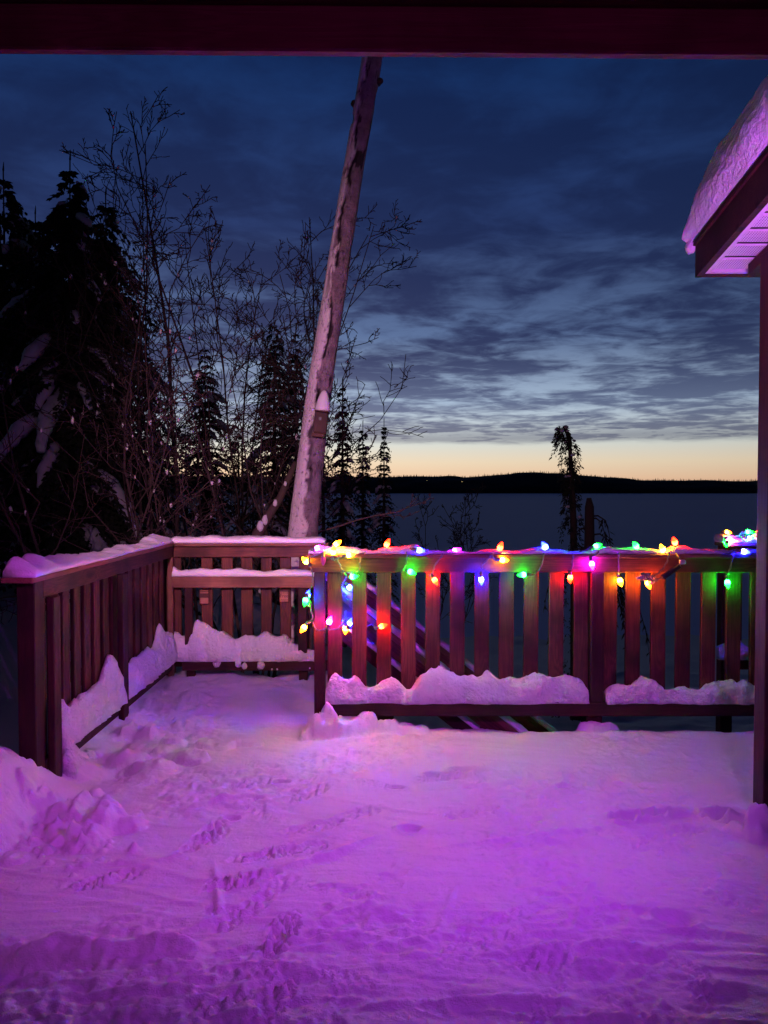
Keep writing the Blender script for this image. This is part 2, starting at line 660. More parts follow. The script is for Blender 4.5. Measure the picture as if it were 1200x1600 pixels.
def board_mesh(L, W, T, bev=0.004):
    k = (round(L, 4), round(W, 4), round(T, 4), bev)
    if k not in _bc:
        bm = bmesh.new()
        bmesh.ops.create_cube(bm, size=1.0)
        bmesh.ops.scale(bm, vec=(L, W, T), verts=bm.verts)
        bmesh.ops.bevel(bm, geom=bm.edges[:], offset=bev, segments=1, affect='EDGES')
        me = bpy.data.meshes.new('board')
        bm.to_mesh(me)
        bm.free()
        _bc[k] = me
    return _bc[k]


def board(name, lo, hi, parent, mat='wood', axis=None, tilt=(0, 0, 0)):
    """axis-aligned board between corners lo and hi; its grain runs along its longest side"""
    lo, hi = Vector(lo), Vector(hi)
    d = hi - lo
    c = (lo + hi) / 2
    ax = axis if axis is not None else max(range(3), key=lambda i: abs(d[i]))
    if ax == 0:
        dims, rot = (d.x, d.y, d.z), Euler((0, 0, 0))
    elif ax == 1:
        dims, rot = (d.y, d.x, d.z), Euler((0, 0, math.pi / 2))
    else:
        dims, rot = (d.z, d.y, d.x), Euler((0, -math.pi / 2, 0))
    me = board_mesh(*[abs(v) for v in dims])
    key = mat + str(id(me))
    if me.materials and me.materials[0] != M[mat]:
        if key not in _bc:
            m2 = me.copy()
            m2.materials.clear()
            m2.materials.append(M[mat])
            _bc[key] = m2
        me = _bc[key]
    if any(tilt):
        rot = (Euler(tilt).to_matrix() @ rot.to_matrix()).to_euler()
    return mesh_obj(name, me, M[mat], parent, c, rot)


def beam(name, p0, p1, W, T, parent, mat='wood'):
    """board from p0 to p1 in a plane of constant Y: W across (Y), T thick in the plane"""
    p0, p1 = Vector(p0), Vector(p1)
    d = p1 - p0
    me = board_mesh(d.length, W, T)
    if me.materials and me.materials[0] != M[mat]:
        me = me.copy()
        me.materials.clear()
        me.materials.append(M[mat])
    return mesh_obj(name, me, M[mat], parent, (p0 + p1) / 2, (0, -math.atan2(d.z, d.x), 0))


def snow_ribbon(name, base, hgt, dep, out, parent, prof, seed, amp=0.006, mat='snow_clump', fs=35.0, ends=0.25):
    """snow lying along a line: base points (n,3), height and depth per point, 'out' the direction in which depth grows"""
    base = np.asarray(base, float)
    n, m = len(base), len(prof)
    hgt = np.broadcast_to(np.asarray(hgt, float), (n,)).copy()
    dep = np.broadcast_to(np.asarray(dep, float), (n,)).copy()
    ker = np.array([1, 2, 3, 4, 3, 2, 1]) / 16.0          # snow slumps: no knife edges along the crest
    hgt = np.convolve(np.pad(hgt, 3, mode='edge'), ker, 'valid')
    out = np.asarray(out, float)
    arc = np.concatenate([[0], np.cumsum(np.linalg.norm(np.diff(base, axis=0), axis=1))])
    V = np.zeros((n, m, 3))
    for j, (u, v) in enumerate(prof):
        V[:, j] = base + out[None] * (u * dep)[:, None]
        V[:, j, 2] += v * hgt
    for j, (u, v) in enumerate(prof):
        s = j * 0.021
        e = fbm(arc * fs + 3, np.full(n, s * fs), seed, 3) * amp
        e2 = fbm(arc * fs * 0.35 + 31, np.full(n, s * fs * .35), seed + 7, 2) * amp * 1.6
        if j in (0, m - 1):
            e, e2 = e * 0.2, e2 * 0.2
        V[:, j] += out[None] * ((e + e2) * (0.4 + u))[:, None]
        V[:, j, 2] += (e - e2 * 0.5) * (0.3 + max(0, v))
    i = np.arange(n * m).reshape(n, m)
    fsx = []
    for a in range(n - 1):
        for b in range(m):
            b2 = (b + 1) % m
            fsx.append((int(i[a, b]), int(i[a + 1, b]), int(i[a + 1, b2]), int(i[a, b2])))
    fsx.append(tuple(int(k) for k in i[0]))
    fsx.append(tuple(int(k) for k in i[-1][::-1]))
    me = bpy.data.meshes.new(name)
    me.from_pydata(V.reshape(-1, 3).tolist(), [], fsx)
    me.polygons.foreach_set('use_smooth', [True] * len(me.polygons))
    me.update()
    bm = bmesh.new()
    bm.from_mesh(me)
    bmesh.ops.recalc_face_normals(bm, faces=bm.faces)
    bm.to_mesh(me)
    bm.free()
    return mesh_obj(name, me, M[mat], parent)


LOAF = [(0.02, 0.0), (-0.03, .35), (0.02, .72), (.14, .93), (.32, 1.0), (.5, 1.02), (.68, 1.0), (.86, .93), (.98, .72), (1.03, .35), (0.98, 0.0)]
BANK = [(0.0, -0.01), (0.0, .4), (0.0, .75), (.06, .93), (.2, 1.0), (.40, .97), (.60, .88), (.77, .72), (.90, .50), (.99, .25), (1.02, 0.0), (.9, -.03)]


def prof_interp(tab, xs):
    tab = sorted(tab)
    return np.interp(xs, [t[0] for t in tab], [t[1] for t in tab])


# ------------------------------------------------------------------ land, lake, far shore
LAKE_Z = -8.5


def terrain_z(x, y):
    x = np.asarray(x, float)
    y = np.asarray(y, float)
    L = sst(-x, -1.5, 4.0)
    z = -2.3 + 1.5 * L
    z = z + np.minimum(np.maximum(0, -x - 3.2) * 0.30, 3.5) * sst(y, 2, 9)
    z = z - np.maximum(0, y - 7.0) * 0.14 * (1 - 0.88 * L)
    z = z - np.maximum(0, y - 20.0) * 0.27 * L
    z = z + 0.16 * fbm(x * 0.35, y * 0.35, 5, 4) + 0.03 * fbm(x * 2.1, y * 2.1, 8, 3)
    return np.maximum(z, LAKE_Z - 0.6)


def tz(x, y):
    return float(terrain_z(np.array([x]), np.array([y]))[0])


gx = np.concatenate([np.linspace(-90, -16, 60), np.linspace(-15.7, 15.7, 240), np.linspace(16, 90, 60)])
gy = np.concatenate([np.linspace(-40, 0, 20), np.linspace(0.3, 26, 220), np.linspace(26.3, 90, 90)])
GX, GY = np.meshgrid(gx, gy)
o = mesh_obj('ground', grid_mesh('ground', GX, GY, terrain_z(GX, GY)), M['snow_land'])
tag(o, kind='structure')

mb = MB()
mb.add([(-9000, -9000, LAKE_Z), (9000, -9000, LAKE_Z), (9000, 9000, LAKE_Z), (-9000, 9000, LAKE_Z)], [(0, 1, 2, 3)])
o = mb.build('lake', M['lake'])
tag(o, kind='structure')

# far shore: a wooded ridge about two kilometres off
hx = np.linspace(-3600, 3600, 720)
ppx = 600 + hx / 2300 * FPX
ry = np.interp(ppx, [-1500, 0, 400, 600, 640, 690, 725, 780, 830, 880, 950, 1000, 1190, 1600, 2500],
               [738, 744, 744, 745, 743.5, 744, 745.5, 741.5, 737.5, 740, 746, 750, 751.5, 749, 741])
rz = CAMZ + (765 - ry) / FPX * 2300 - 0.5
rows, K = [], 12
for k in range(K):
    t = k / (K - 1)
    yy = 1995 + 305 * t
    zz = LAKE_Z - 0.5 + (rz - LAKE_Z) * (0.10 * min(1, t * 12) + 0.90 * math.sin(t * math.pi / 2))
    rows.append((np.full_like(hx, yy), zz + fbm(hx * 0.02, np.full_like(hx, k * 0.8), 3, 2) * 2.5 * (1 if 0 < k < K - 1 else 0.2)))
rows.append((np.full_like(hx, 2900.0), np.full_like(hx, LAKE_Z - 1)))
HY = np.array([r[0] for r in rows])
HZ = np.array([r[1] for r in rows])
HX = np.tile(hx, (len(rows), 1))
o = mesh_obj('hill', grid_mesh('hill', HX, HY, HZ), M['forest'])
tag(o, kind='structure')
rng = random.Random(4)
mb = MB()
for i in range(2600):
    x = rng.uniform(-1500, 1700)
    z0 = float(np.interp(x, hx, rz))
    y0 = rng.uniform(2255, 2300)
    h = rng.uniform(2, 5) * (1.8 if rng.random() < 0.10 else 1)
    r = h * rng.uniform(.18, .3)
    vs = [(x, y0, z0 + h)] + [(x + r * math.cos(a), y0 + r * math.sin(a), z0 - 4) for a in (0.5, 2.6, 4.7)]
    mb.add(vs, [(0, 1, 2), (0, 2, 3), (0, 3, 1)])
for i in range(700):                      # trees along the waterline
    x = rng.uniform(-900, 1200)
    h = rng.uniform(5, 10)
    r = h * .22
    y0 = rng.uniform(1998, 2010)
    vs = [(x, y0, LAKE_Z + h)] + [(x + r * math.cos(a), y0 + r * math.sin(a), LAKE_Z) for a in (0.5, 2.6, 4.7)]
    mb.add(vs, [(0, 1, 2), (0, 2, 3), (0, 3, 1)])
o = mb.build('far_woods', M['forest'])
tag(o, 'dark wooded ridge treeline on the far lake shore', 'woods', kind='stuff')


def cabin(xp, yp, s, lit, label):
    p = px(xp, yp, 2120.0)
    c = empty('lake_cabin', (p.x, p.y, p.z - 2 * s), label, 'cabin', 'cabins on the far shore')
    b = MB()
    b.box((p.x, p.y + 4 * s, p.z), (9 * s, 7 * s, 5.0 * s))
    b.build('wall', M['bark_dark'], c)
    b = MB()
    z = p.z + 2.4 * s
    b.add([(p.x - 5.2 * s, p.y, z), (p.x + 5.2 * s, p.y, z), (p.x + 5.2 * s, p.y + 8 * s, z), (p.x - 5.2 * s, p.y + 8 * s, z),
           (p.x - 5.2 * s, p.y + 4 * s, z + 2.2 * s), (p.x + 5.2 * s, p.y + 4 * s, z + 2.2 * s)],
          [(0, 1, 5, 4), (2, 3, 4, 5), (0, 4, 3), (1, 2, 5), (0, 3, 2, 1)])
    b.build('roof', M['forest'], c)
    for (ox, ww, hh) in lit:
        b = MB()
        b.box((p.x + ox * s, p.y + 0.45 * s, p.z), (ww * s, 0.3 * s, hh * s))
        b.build('window', M['window_lit'], c)


cabin(697, 753.5, 1.0, [(-0.2, 2.6, 4.0), (3.2, 1.2, 1.4)], 'small far cabin with the brightest lit window across the lake')
cabin(722, 752.5, 0.55, [(-2.2, 1.6, 1.6), (2.0, 1.6, 1.6)], 'dim cabin just right of the brightest far window')
cabin(667, 751, 0.5, [(0, 1.8, 1.6)], 'faint lit cabin left of the brightest far window')
cabin(779, 753.5, 0.5, [(0, 1.6, 1.8)], 'rightmost faint lit cabin on the dark far shore')
# ------------------------------------------------------------------ deck
deck = empty('deck', (0, 3, -0.3), 'snow covered wooden deck platform with the stair landing', 'deck')
deck['kind'] = 'structure'
board('deck_boards', (-1.80, -0.6, -0.19), (3.3, 4.64, -0.15), deck, 'wood_dark')
board('landing_boards', (-1.80, 4.645, -0.19), (-0.40, 5.92, -0.15), deck, 'wood_dark')
board('rim_joist', (-0.40, 4.60, -0.40), (3.3, 4.64, -0.195), deck, 'wood_dark')
board('rim_joist', (-1.80, 5.88, -0.40), (-0.40, 5.92, -0.195), deck, 'wood_dark')
board('rim_joist', (-1.80, -0.6, -0.40), (-1.76, 5.875, -0.195), deck, 'wood_dark')
board('rim_joist', (-0.44, 4.645, -0.40), (-0.40, 5.875, -0.195), deck, 'wood_dark')
for (xx, yy) in ((-1.7, 5.8), (-0.5, 5.8), (-1.7, 3.0), (-0.2, 4.5), (1.2, 4.5), (2.7, 4.5)):
    board('support_post', (xx - .05, yy - .05, -3.2), (xx + .05, yy + .05, -0.2), deck, 'wood_dark')

# snow on the deck: one trodden sheet
ny, nx = 620, 600
ly = np.exp(np.linspace(math.log(1.15), math.log(5.98), ny))
lx = np.linspace(-1.86, 2.75, nx)
SX, SY = np.meshgrid(lx, ly)
Z = 0.009 * fbm(SX * 1.1, SY * 1.1, 20, 2) + 0.0035 * fbm(SX * 5, SY * 5, 21, 3)
rough = sst(fbm(SX * 1.4 + 4, SY * 1.4, 22, 3), -0.25, 0.5)
# trodden, refrozen crust: sharp little ridges in patches, smooth packed snow between
crust = 1 - np.abs(fbm(SX * 9, SY * 12, 23, 4)) * 1.3
Z += 0.012 * np.maximum(0, crust - 0.5) * (0.15 + rough)
Z += 0.0058 * fbm(SX * 17, SY * 22, 29, 3) * (0.12 + rough)
Z += 0.0042 * fbm(SX * 42, SY * 46, 27, 2) * (0.2 + rough)
# scrapes left by a shovel, running across
near = sst(-SY, -2.9, -2.1)
warp = 0.10 * fbm(SX * 1.2, SY * 1.2, 24, 2)
sc = 1 - np.abs(fbm(SX * 1.5, (SY + warp * 0.7) * 17, 25, 3))
Z += 0.014 * np.maximum(0, sc - 0.45) * (0.25 + 1.0 * near)
sc2 = 1 - np.abs(fbm(SX * 0.9 + SY * 1.6, (SY + 0.22 * SX + warp) * 8, 26, 3))
Z += 0.012 * np.maximum(0, sc2 - 0.5)


def ridge(pts, h, wd, step=0.0, noise_s=0):
    """a raised welt (and step) along a polyline given in photograph pixels on the deck"""
    global Z
    P = [gpx(*p) for p in pts]
    best = np.full(SX.shape, 9.0)
    side = np.zeros(SX.shape)
    fade = np.zeros(SX.shape)
    tot = sum((P[i + 1] - P[i]).length for i in range(len(P) - 1))
    acc = 0.0
    for i in range(len(P) - 1):
        a, b = P[i], P[i + 1]
        d = b - a
        L = d.length
        t = np.clip(((SX - a.x) * d.x + (SY - a.y) * d.y) / (L * L), 0, 1)
        qx, qy = a.x + t * d.x, a.y + t * d.y
        dist = np.hypot(SX - qx, SY - qy)
        sd_ = ((SX - a.x) * d.y - (SY - a.y) * d.x) / L
        m = dist < best
        best = np.where(m, dist, best)
        side = np.where(m, sd_, side)
        s = (acc + t * L) / tot
        fade = np.where(m, np.minimum(1, np.minimum(s, 1 - s) * 6), fade)
        acc += L
    jit = 0.5 + 0.5 * fbm(SX * 9, SY * 9, 60 + noise_s, 3)
    Z += 1.5 * h * np.exp(-(best / wd) ** 2) * (0.5 + jit) * fade
    if step:
        Z += step * sst(side, -wd * .5, wd * .5) * np.exp(-(best / (wd * 7)) ** 2) * fade


ridge([(275, 1275), (340, 1258), (450, 1243)], 0.014, 0.02, 0.012, 1)
ridge([(20, 1368), (110, 1362), (250, 1350), (320, 1342)], 0.010, 0.02, 0.012, 2)
ridge([(335, 1345), (340, 1400), (345, 1440), (270, 1468)], 0.009, 0.013, 0.006, 3)
ridge([(430, 1362), (520, 1338), (600, 1308)], 0.014, 0.02, -0.006, 4)
ridge([(660, 1330), (800, 1312), (940, 1295), (960, 1285)], 0.008, 0.014, 0.004, 5)
ridge([(0, 1500), (60, 1490), (95, 1480), (150, 1490), (330, 1485)], 0.022, 0.024, 0.020, 6)
ridge([(900, 1465), (905, 1430), (925, 1375)], 0.008, 0.012, 0, 7)
ridge([(880, 1425), (980, 1422), (1060, 1432)], 0.010, 0.014, 0.004, 8)
ridge([(640, 1475), (680, 1470), (700, 1420), (715, 1380)], 0.007, 0.013, 0, 9)
ridge([(520, 1590), (640, 1575), (780, 1568), (930, 1560)], 0.010, 0.016, 0.006, 10)
ridge([(800, 1495), (950, 1480), (1040, 1490)], 0.012, 0.015, 0.007, 11)
ridge([(1090, 1545), (1200, 1540)], 0.006, 0.012, 0.003, 12)
ridge([(420, 1480), (560, 1468), (700, 1480)], 0.007, 0.016, 0.004, 13)
ridge([(120, 1560), (330, 1548), (420, 1540)], 0.007, 0.018, 0.004, 14)


_SX, _SY = SX, SY


def window(cx_, cy_, rad_):
    """slices of the snow grid around a point"""
    i0, i1 = np.searchsorted(ly, [cy_ - rad_, cy_ + rad_])
    j0, j1 = np.searchsorted(lx, [cx_ - rad_, cx_ + rad_])
    return slice(i0, i1 + 1), slice(j0, j1 + 1)


def boot(xp, yp, ang, ln=0.29, wd=0.105, depth=0.016, s=0):
    """boot print with broken tread blocks"""
    global Z
    c = gpx(xp, yp)
    W_ = window(c.x, c.y, ln)
    SX, SY = _SX[W_], _SY[W_]
    ca, sa = math.cos(ang), math.sin(ang)
    ux, uy = SX - c.x, SY - c.y
    u = (ux * ca + uy * sa) / (ln / 2)
    v = (-ux * sa + uy * ca) / (wd / 2)
    waist = 1 - 0.22 * np.exp(-((u + 0.25) / 0.25) ** 2)
    r = np.sqrt(np.maximum(0, u * u + (v / waist) ** 2 + 0.15 * fbm(ux * 14, uy * 14, 90 + s, 2)))
    m = 1 - sst(r, 0.82, 1.06)
    cell = np.sin(u * 19 + 2.0 * fbm(ux * 16, uy * 16, 91 + s, 2)) * np.cos(v * 6.5 + u * 5)
    lugs = sst(cell, -0.10, 0.18)
    Z[W_] += m * (-depth * 0.6 + depth * 1.35 * lugs * (0.55 + 0.45 * fbm(ux * 25, uy * 25, 92 + s, 2)))
    Z[W_] += 0.005 * np.exp(-((r - 1.1) / 0.1) ** 2) * (0.5 + 0.5 * fbm(ux * 18, uy * 18, 93 + s, 2))


for i, (xp, yp, a, dp) in enumerate([(318, 1310, 1.25, .014), (375, 1381, .5, .018), (165, 1380, .45, .014), (440, 1466, 1.45, .024),
                                     (483, 1242, .9, .012), (388, 1228, .6, .012), (490, 1296, .5, .011), (470, 1328, .3, .014),
                                     (413, 1338, .4, .013), (420, 1583, 1.3, .014), (380, 1430, 1.0, .010), (690, 1218, .3, .010),
                                     (560, 1275, .7, .010), (740, 1270, .4, .009), (1060, 1300, .2, .008), (860, 1500, .3, .010)]):
    boot(xp, yp, a, depth=dp * 1.9, s=i * 5)


rg = random.Random(77)
for i in range(60):                                   # half filled scuffs and old tracks
    xp, yp = rg.uniform(330, 1170), rg.uniform(1190, 1590)
    boot(xp, yp, rg.uniform(0, 3.1), rg.uniform(.10, .26), rg.uniform(.05, .10), rg.uniform(.006, .014), 300 + i * 5)


def pit(xp, yp, r, d, ex=1.0):
    global Z
    c = gpx(xp, yp)
    W_ = window(c.x, c.y, r * 4)
    SX, SY = _SX[W_], _SY[W_]
    q = np.hypot((SX - c.x) / ex, SY - c.y) / r
    Z[W_] -= d * np.exp(-q ** 4)
    Z[W_] += d * .35 * np.exp(-((q - 1.35) / .3) ** 2)


for (xp, yp, r, d) in [(972, 1282, .022, .022), (988, 1277, .02, .02), (1021, 1274, .022, .02), (1040, 1270, .02, .018), (1060, 1268, .018, .014),
                       (1119, 1271, .028, .018), (1132, 1284, .025, .02), (1117, 1279, .02, .018), (1145, 1269, .028, .016), (1155, 1284, .022, .016),
                       (880, 1231, .018, .012), (893, 1229, .018, .012), (872, 1229, .016, .010), (720, 1206, .025, .014), (676, 1214, .018, .012),
                       (640, 1298, .02, .012), (620, 1237, .016, .01), (440, 1225, .018, .012), (362, 1283, .015, .01), (1055, 1440, .03, .014)]:
    pit(xp, yp, r * 1.5, d * 2.2, 1.4)

# drift thrown up against the left rail
bx0 = -1.40 - 0.08 * fbm(SY * 2.1, SX * 0.4, 30, 3)
bank = sst(-(SX - bx0), 0.0, 0.36)
byf = 0.37 * sst(-SY, -3.72, -3.36) + 0.07 * (1 - sst(-SY, -3.72, -3.36)) * sst(-SY, -5.3, -4.6)
Z += bank * byf * (1 + 0.16 * fbm(SX * 4.5, SY * 4.5, 31, 3))
Z += bank * 0.012 * fbm(SX * 11, SY * 11, 33, 3)
# rough churned snow in the back-left corner and along the left rail
churn = sst(-SX, 0.75, 1.25) * sst(SY, 3.5, 4.0) * (1 - sst(SY, 5.2, 5.6) * 0.6)
Z += churn * (0.030 * fbm(SX * 6, SY * 6, 34, 4) + 0.012 * np.abs(fbm(SX * 19, SY * 19, 35, 3)))
back = sst(SY, 5.35, 5.75) * sst(-SX, 0.3, 0.5)
Z += back * 0.045 * (0.5 + fbm(SX * 3.1, SY * 3, 36, 3))


def lump(xp, yp, r, h, s, zz=0.0, ex=1.0, rough=0.5):
    global Z
    c = gpx(xp, yp, zz)
    W_ = window(c.x, c.y, r * max(1, ex) * 1.8)
    SX, SY = _SX[W_], _SY[W_]
    if SX.size == 0:
        return
    q = np.hypot((SX - c.x) / ex, SY - c.y) / r
    q = q * (1 + rough * 0.35 * fbm(SX * 9, SY * 9, 40 + s, 3))
    body = np.maximum(0, 1 - q ** 2.6) ** 0.5
    Z[W_] += h * body * (1 + rough * 0.5 * fbm(SX * 16, SY * 16, 41 + s, 3))


for i, L_ in enumerate([(132, 1300, .15, .055, 0, 1.2), (160, 1300, .06, .055, 0, 1.0), (100, 1282, .11, .045, 0, 1.0), (70, 1275, .10, .045, 0, 1.0),
                        (150, 1270, .08, .05, 0, 1.3), (186, 1287, .05, .035, 0, 2.0), (150, 1248, .035, .035, 0, 1), (75, 1333, .030, .03, 0, 1), (90, 1322, .02, .02, 0, 1),
                        (55, 1325, .03, .03, 0, 1), (40, 1330, .025, .025, 0, 1), (25, 1348, .04, .03, 0, 1), (110, 1317, .025, .025, 0, 1),
                        (200, 1190, .08, .04, 0, 1.6), (240, 1205, .06, .03, 0, 1.7), (300, 1190, .07, .04, 0, 1.5), (340, 1170, .07, .03, 0, 1.6),
                        (270, 1165, .07, .04, 0, 1.2), (220, 1150, .08, .05, 0, 1.2), (390, 1165, .06, .025, 0, 1.4), (756, 1338, .012, .014, 0, 1),
                        (1152, 1300, .05, .03, 0, 1.2), (1180, 1310, .05, .05, 0, 1)]):
    lump(L_[0], L_[1], L_[2], L_[3], i * 3, L_[4], L_[5], 0.8)
tr_ = gpx(40, 1512)
q = np.hypot((SX - tr_.x) / 0.26, (SY - tr_.y) / 0.055) * (1 + .25 * fbm(SX * 9, SY * 9, 65, 3))
Z -= 0.042 * np.exp(-q ** 3)                          # scooped trench at the near left
rg = random.Random(21)
for i in range(70):                                   # crumbs broken off the drift
    lump(rg.gauss(110, 60), rg.gauss(1310, 30), rg.uniform(.008, .022), rg.uniform(.008, .02), 70 + i, 0, 1, .3)


def lump_xy(x, y, r, h, s, ex=1.0, ey=1.0, rough=0.5):
    global Z
    q = np.hypot((SX - x) / ex, (SY - y) / ey) / r
    q = q * (1 + rough * 0.35 * fbm(SX * 8, SY * 8, 140 + s, 3))
    Z += h * np.maximum(0, 1 - q ** 3) ** 0.5 * (1 + rough * 0.35 * fbm(SX * 20, SY * 20, 141 + s, 3))


lump_xy(-0.37, 4.49, .10, .125, 1, 1.05, .75, .9)         # block of snow at the foot of the end post
lump_xy(-0.20, 4.53, .14, .085, 2, 1.3, .6, .6)
lump_xy(0.06, 4.56, .16, .055, 3, 1.3, .45, .6)
lump_xy(1.28, 4.60, .09, .055, 4, 1.3, .5, .6)
lump_xy(1.60, 3.19, .07, .10, 5, 1.2, .8, .9)
# front edge: the sheet rounds off and hangs a little over the rim
edge = 4.66 + 0.030 * fbm(SX * 3.2, SX * 0 + 2, 50, 3)
drop = sst(SY, edge - 0.07, edge + 0.02) * sst(SX, -0.42, -0.36)
Z += 0.012 * np.exp(-((SY - edge + 0.12) / 0.07) ** 2) * sst(SX, -0.3, 0.1) * (0.5 + fbm(SX * 5, SY * 0, 51, 3))
Z -= 0.15 * drop
dropL = sst(-SX, 1.80, 1.86)
Z -= 0.2 * dropL
keep = ~((SY[:-1, :-1] > edge[:-1, :-1] + 0.025) & (SX[:-1, :-1] > -0.36))
o = mesh_obj('deck_snow', grid_mesh('deck_snow', SX, SY, Z, keep), M['snow'])
tag(o, kind='structure')

# ------------------------------------------------------------------ front railing
FY = 4.58
fr = empty('front_railing', (0.9, FY, 0), 'stained wooden railing strung with coloured bulbs in front of the lake', 'railing')
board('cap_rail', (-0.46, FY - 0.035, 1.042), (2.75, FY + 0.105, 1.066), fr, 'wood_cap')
board('top_rail', (-0.44, FY, 0.954), (2.75, FY + 0.036, 1.0415), fr)
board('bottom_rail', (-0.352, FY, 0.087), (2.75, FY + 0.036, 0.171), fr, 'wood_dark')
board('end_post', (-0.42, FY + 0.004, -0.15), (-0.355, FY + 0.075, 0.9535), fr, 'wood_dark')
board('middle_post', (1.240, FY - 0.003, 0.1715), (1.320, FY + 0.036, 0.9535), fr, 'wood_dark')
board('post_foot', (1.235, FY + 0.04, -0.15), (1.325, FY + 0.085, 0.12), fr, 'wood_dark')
SL = [522.7, 561.2, 599.7, 638.2, 676.7, 715.2, 753.7, 792.2, 831, 870.5, 909.5, 954.5, 991, 1031, 1070, 1109.7, 1149, 1187, 1225, 1263]
rng = random.Random(11)
for xp in SL:
    x = (xp - 600) * FY / FPX * 1.008
    board('slat', (x - .0445, FY + 0.0375, 0.090), (x + .0445, FY + 0.0625, 1.036), fr, 'wood',
          tilt=(0, rng.uniform(-.004, .004), rng.uniform(-.02, .02)))
xs = np.arange(-0.352, 2.6, 0.011)
pxs = 600 + xs / FY * FPX
tops = [(490, 1085), (508, 1063), (523, 1053), (540, 1070), (556, 1060), (573, 1077), (590, 1077), (612, 1057), (633, 1077), (645, 1083), (653, 1060),
        (686, 1047), (706, 1057), (733, 1063), (766, 1057), (783, 1067), (803, 1060), (820, 1066), (846, 1055), (860, 1065), (885, 1057), (903, 1067),
        (925, 1070), (945, 1077), (973, 1073), (986, 1075), (1006, 1060), (1026, 1068), (1046, 1082), (1066, 1076), (1096, 1087), (1110, 1073), (1133, 1070),
        (1146, 1072), (1166, 1065), (1186, 1073), (1260, 1070), (1400, 1080)]
hh = (1100 - prof_interp(tops, pxs)) * FY / FPX * 1.05 + 0.008 * fbm(xs * 16, xs * 0, 70, 3)
hh = np.maximum(hh, 0.02)
for (a, b, nm) in ((-0.352, 1.238, 71), (1.322, 2.6, 72)):
    m = (xs >= a) & (xs <= b)
    base = np.stack([xs[m], np.full(m.sum(), FY + 0.038), np.full(m.sum(), 0.171)], -1)
    e = np.minimum(1, np.minimum(np.arange(m.sum()), np.arange(m.sum())[::-1]) / 3 + 0.35)
    snow_ribbon('snow_bank', base, hh[m] * e, 0.062 + 0.012 * fbm(xs[m] * 6, xs[m] * 0, nm, 2), (0, -1, 0), fr, BANK, nm, 0.008)
cap_t = [(480, 866), (495, 857), (515, 853), (535, 856), (560, 858), (580, 862), (600, 857), (620, 860), (640, 852), (650, 850), (662, 862), (700, 861), (740, 863), (765, 859), (790, 862),
         (815, 864), (838, 857), (850, 858), (870, 862), (900, 864), (930, 860), (945, 854), (960, 858), (985, 858), (1000, 855), (1020, 858), (1040, 861),
         (1055, 853), (1072, 855), (1090, 862), (1130, 863), (1160, 861), (1190, 858), (1300, 860)]
xs = np.arange(-0.45, 2.7, 0.012)
pxs = 600 + xs / (FY + .03) * FPX
hh = (867 - prof_interp(cap_t, pxs)) * FY / FPX * 0.92
hh = np.maximum(hh + 0.005 * fbm(xs * 14, xs * 0, 73, 3), 0.004)
base = np.stack([xs, np.full(len(xs), FY - 0.022) + 0.008 * fbm(xs * 5, xs * 0, 74, 3), np.full(len(xs), 1.0662)], -1)
snow_ribbon('snow_cap', base, hh, 0.108, (0, 1, 0), fr, LOAF, 75, 0.005)

# ------------------------------------------------------------------ back railing
BY = 5.82
br = empty('back_railing', (-1.0, BY, 0), 'snowy railing section with two small plaques behind the landing', 'railing')
board('cap_rail', (-1.60, BY - 0.04, 1.022), (-0.42, BY + 0.10, 1.046), br, 'wood_cap')
board('top_rail', (-1.60, BY, 0.936), (-0.43, BY + 0.036, 1.0215), br)
board('middle_rail', (-1.60, BY - 0.04, 0.708), (-0.43, BY - 0.002, 0.795), br, 'wood_cap')
board('bottom_rail', (-1.53, BY - 0.04, 0.077), (-0.40, BY - 0.002, 0.155), br, 'wood_dark')
for (a, b) in ((287, 299.5), (465, 479)):
    x0, x1 = [(v - 600) * (BY - .04) / FPX for v in (a, b)]
    board('post', (x0, BY - 0.042, 0.1555), (x1, BY - 0.004, 0.7075), br, 'wood_dark')
    board('post_foot', (x0, BY + 0.002, -0.15), (x1, BY + 0.06, 0.07), br, 'wood_dark')
for (a, b) in ((268, 282), (313.5, 331), (345, 363), (376, 394), (407, 424), (437, 454), (467, 484), (489, 500)):
    x0, x1 = [(v - 600) * (BY + .038) / FPX for v in (a, b)]
    board('slat', (x0, BY + 0.038, 0.09), (x1, BY + 0.062, 1.012), br, 'wood', axis=2)
xs = np.arange(-1.60, -0.435, 0.011)
pxs = 600 + xs / BY * FPX
t = [(262, 846), (275, 840), (300, 842), (330, 839), (360, 842), (400, 840), (430, 840), (470, 842), (500, 841), (513, 846)]
hh = (849 - prof_interp(t, pxs)) * BY / FPX * 1.0 + 0.006 + .003 * fbm(xs * 9, xs * 0, 76, 3)
snow_ribbon('snow_cap', np.stack([xs, np.full(len(xs), BY - 0.05), np.full(len(xs), 1.0462)], -1), hh, 0.155, (0, 1, 0), br, LOAF, 77, 0.004, 'snow_soft', 18)
t = [(262, 880), (268, 884), (280, 893), (300, 891), (315, 887), (325, 891), (370, 891), (420, 894), (445, 890), (488, 892)]
hh = (901 - prof_interp(t, pxs)) * BY / FPX + .003 * fbm(xs * 12, xs * 0, 78, 3)
snow_ribbon('snow_ledge', np.stack([xs, np.full(len(xs), BY + 0.034), np.full(len(xs), 0.7955)], -1), hh, 0.085, (0, -1, 0), br, LOAF, 79, 0.004, 'snow_soft', 18)
t = [(262, 985), (272, 990), (286, 995), (299, 985), (304, 963), (312, 974), (330, 986), (345, 988), (358, 996), (366, 1004), (376, 998), (386, 991), (400, 999),
     (416, 989), (432, 999), (441, 993), (453, 1000), (456, 1009), (465, 1010), (480, 1018), (500, 1018)]
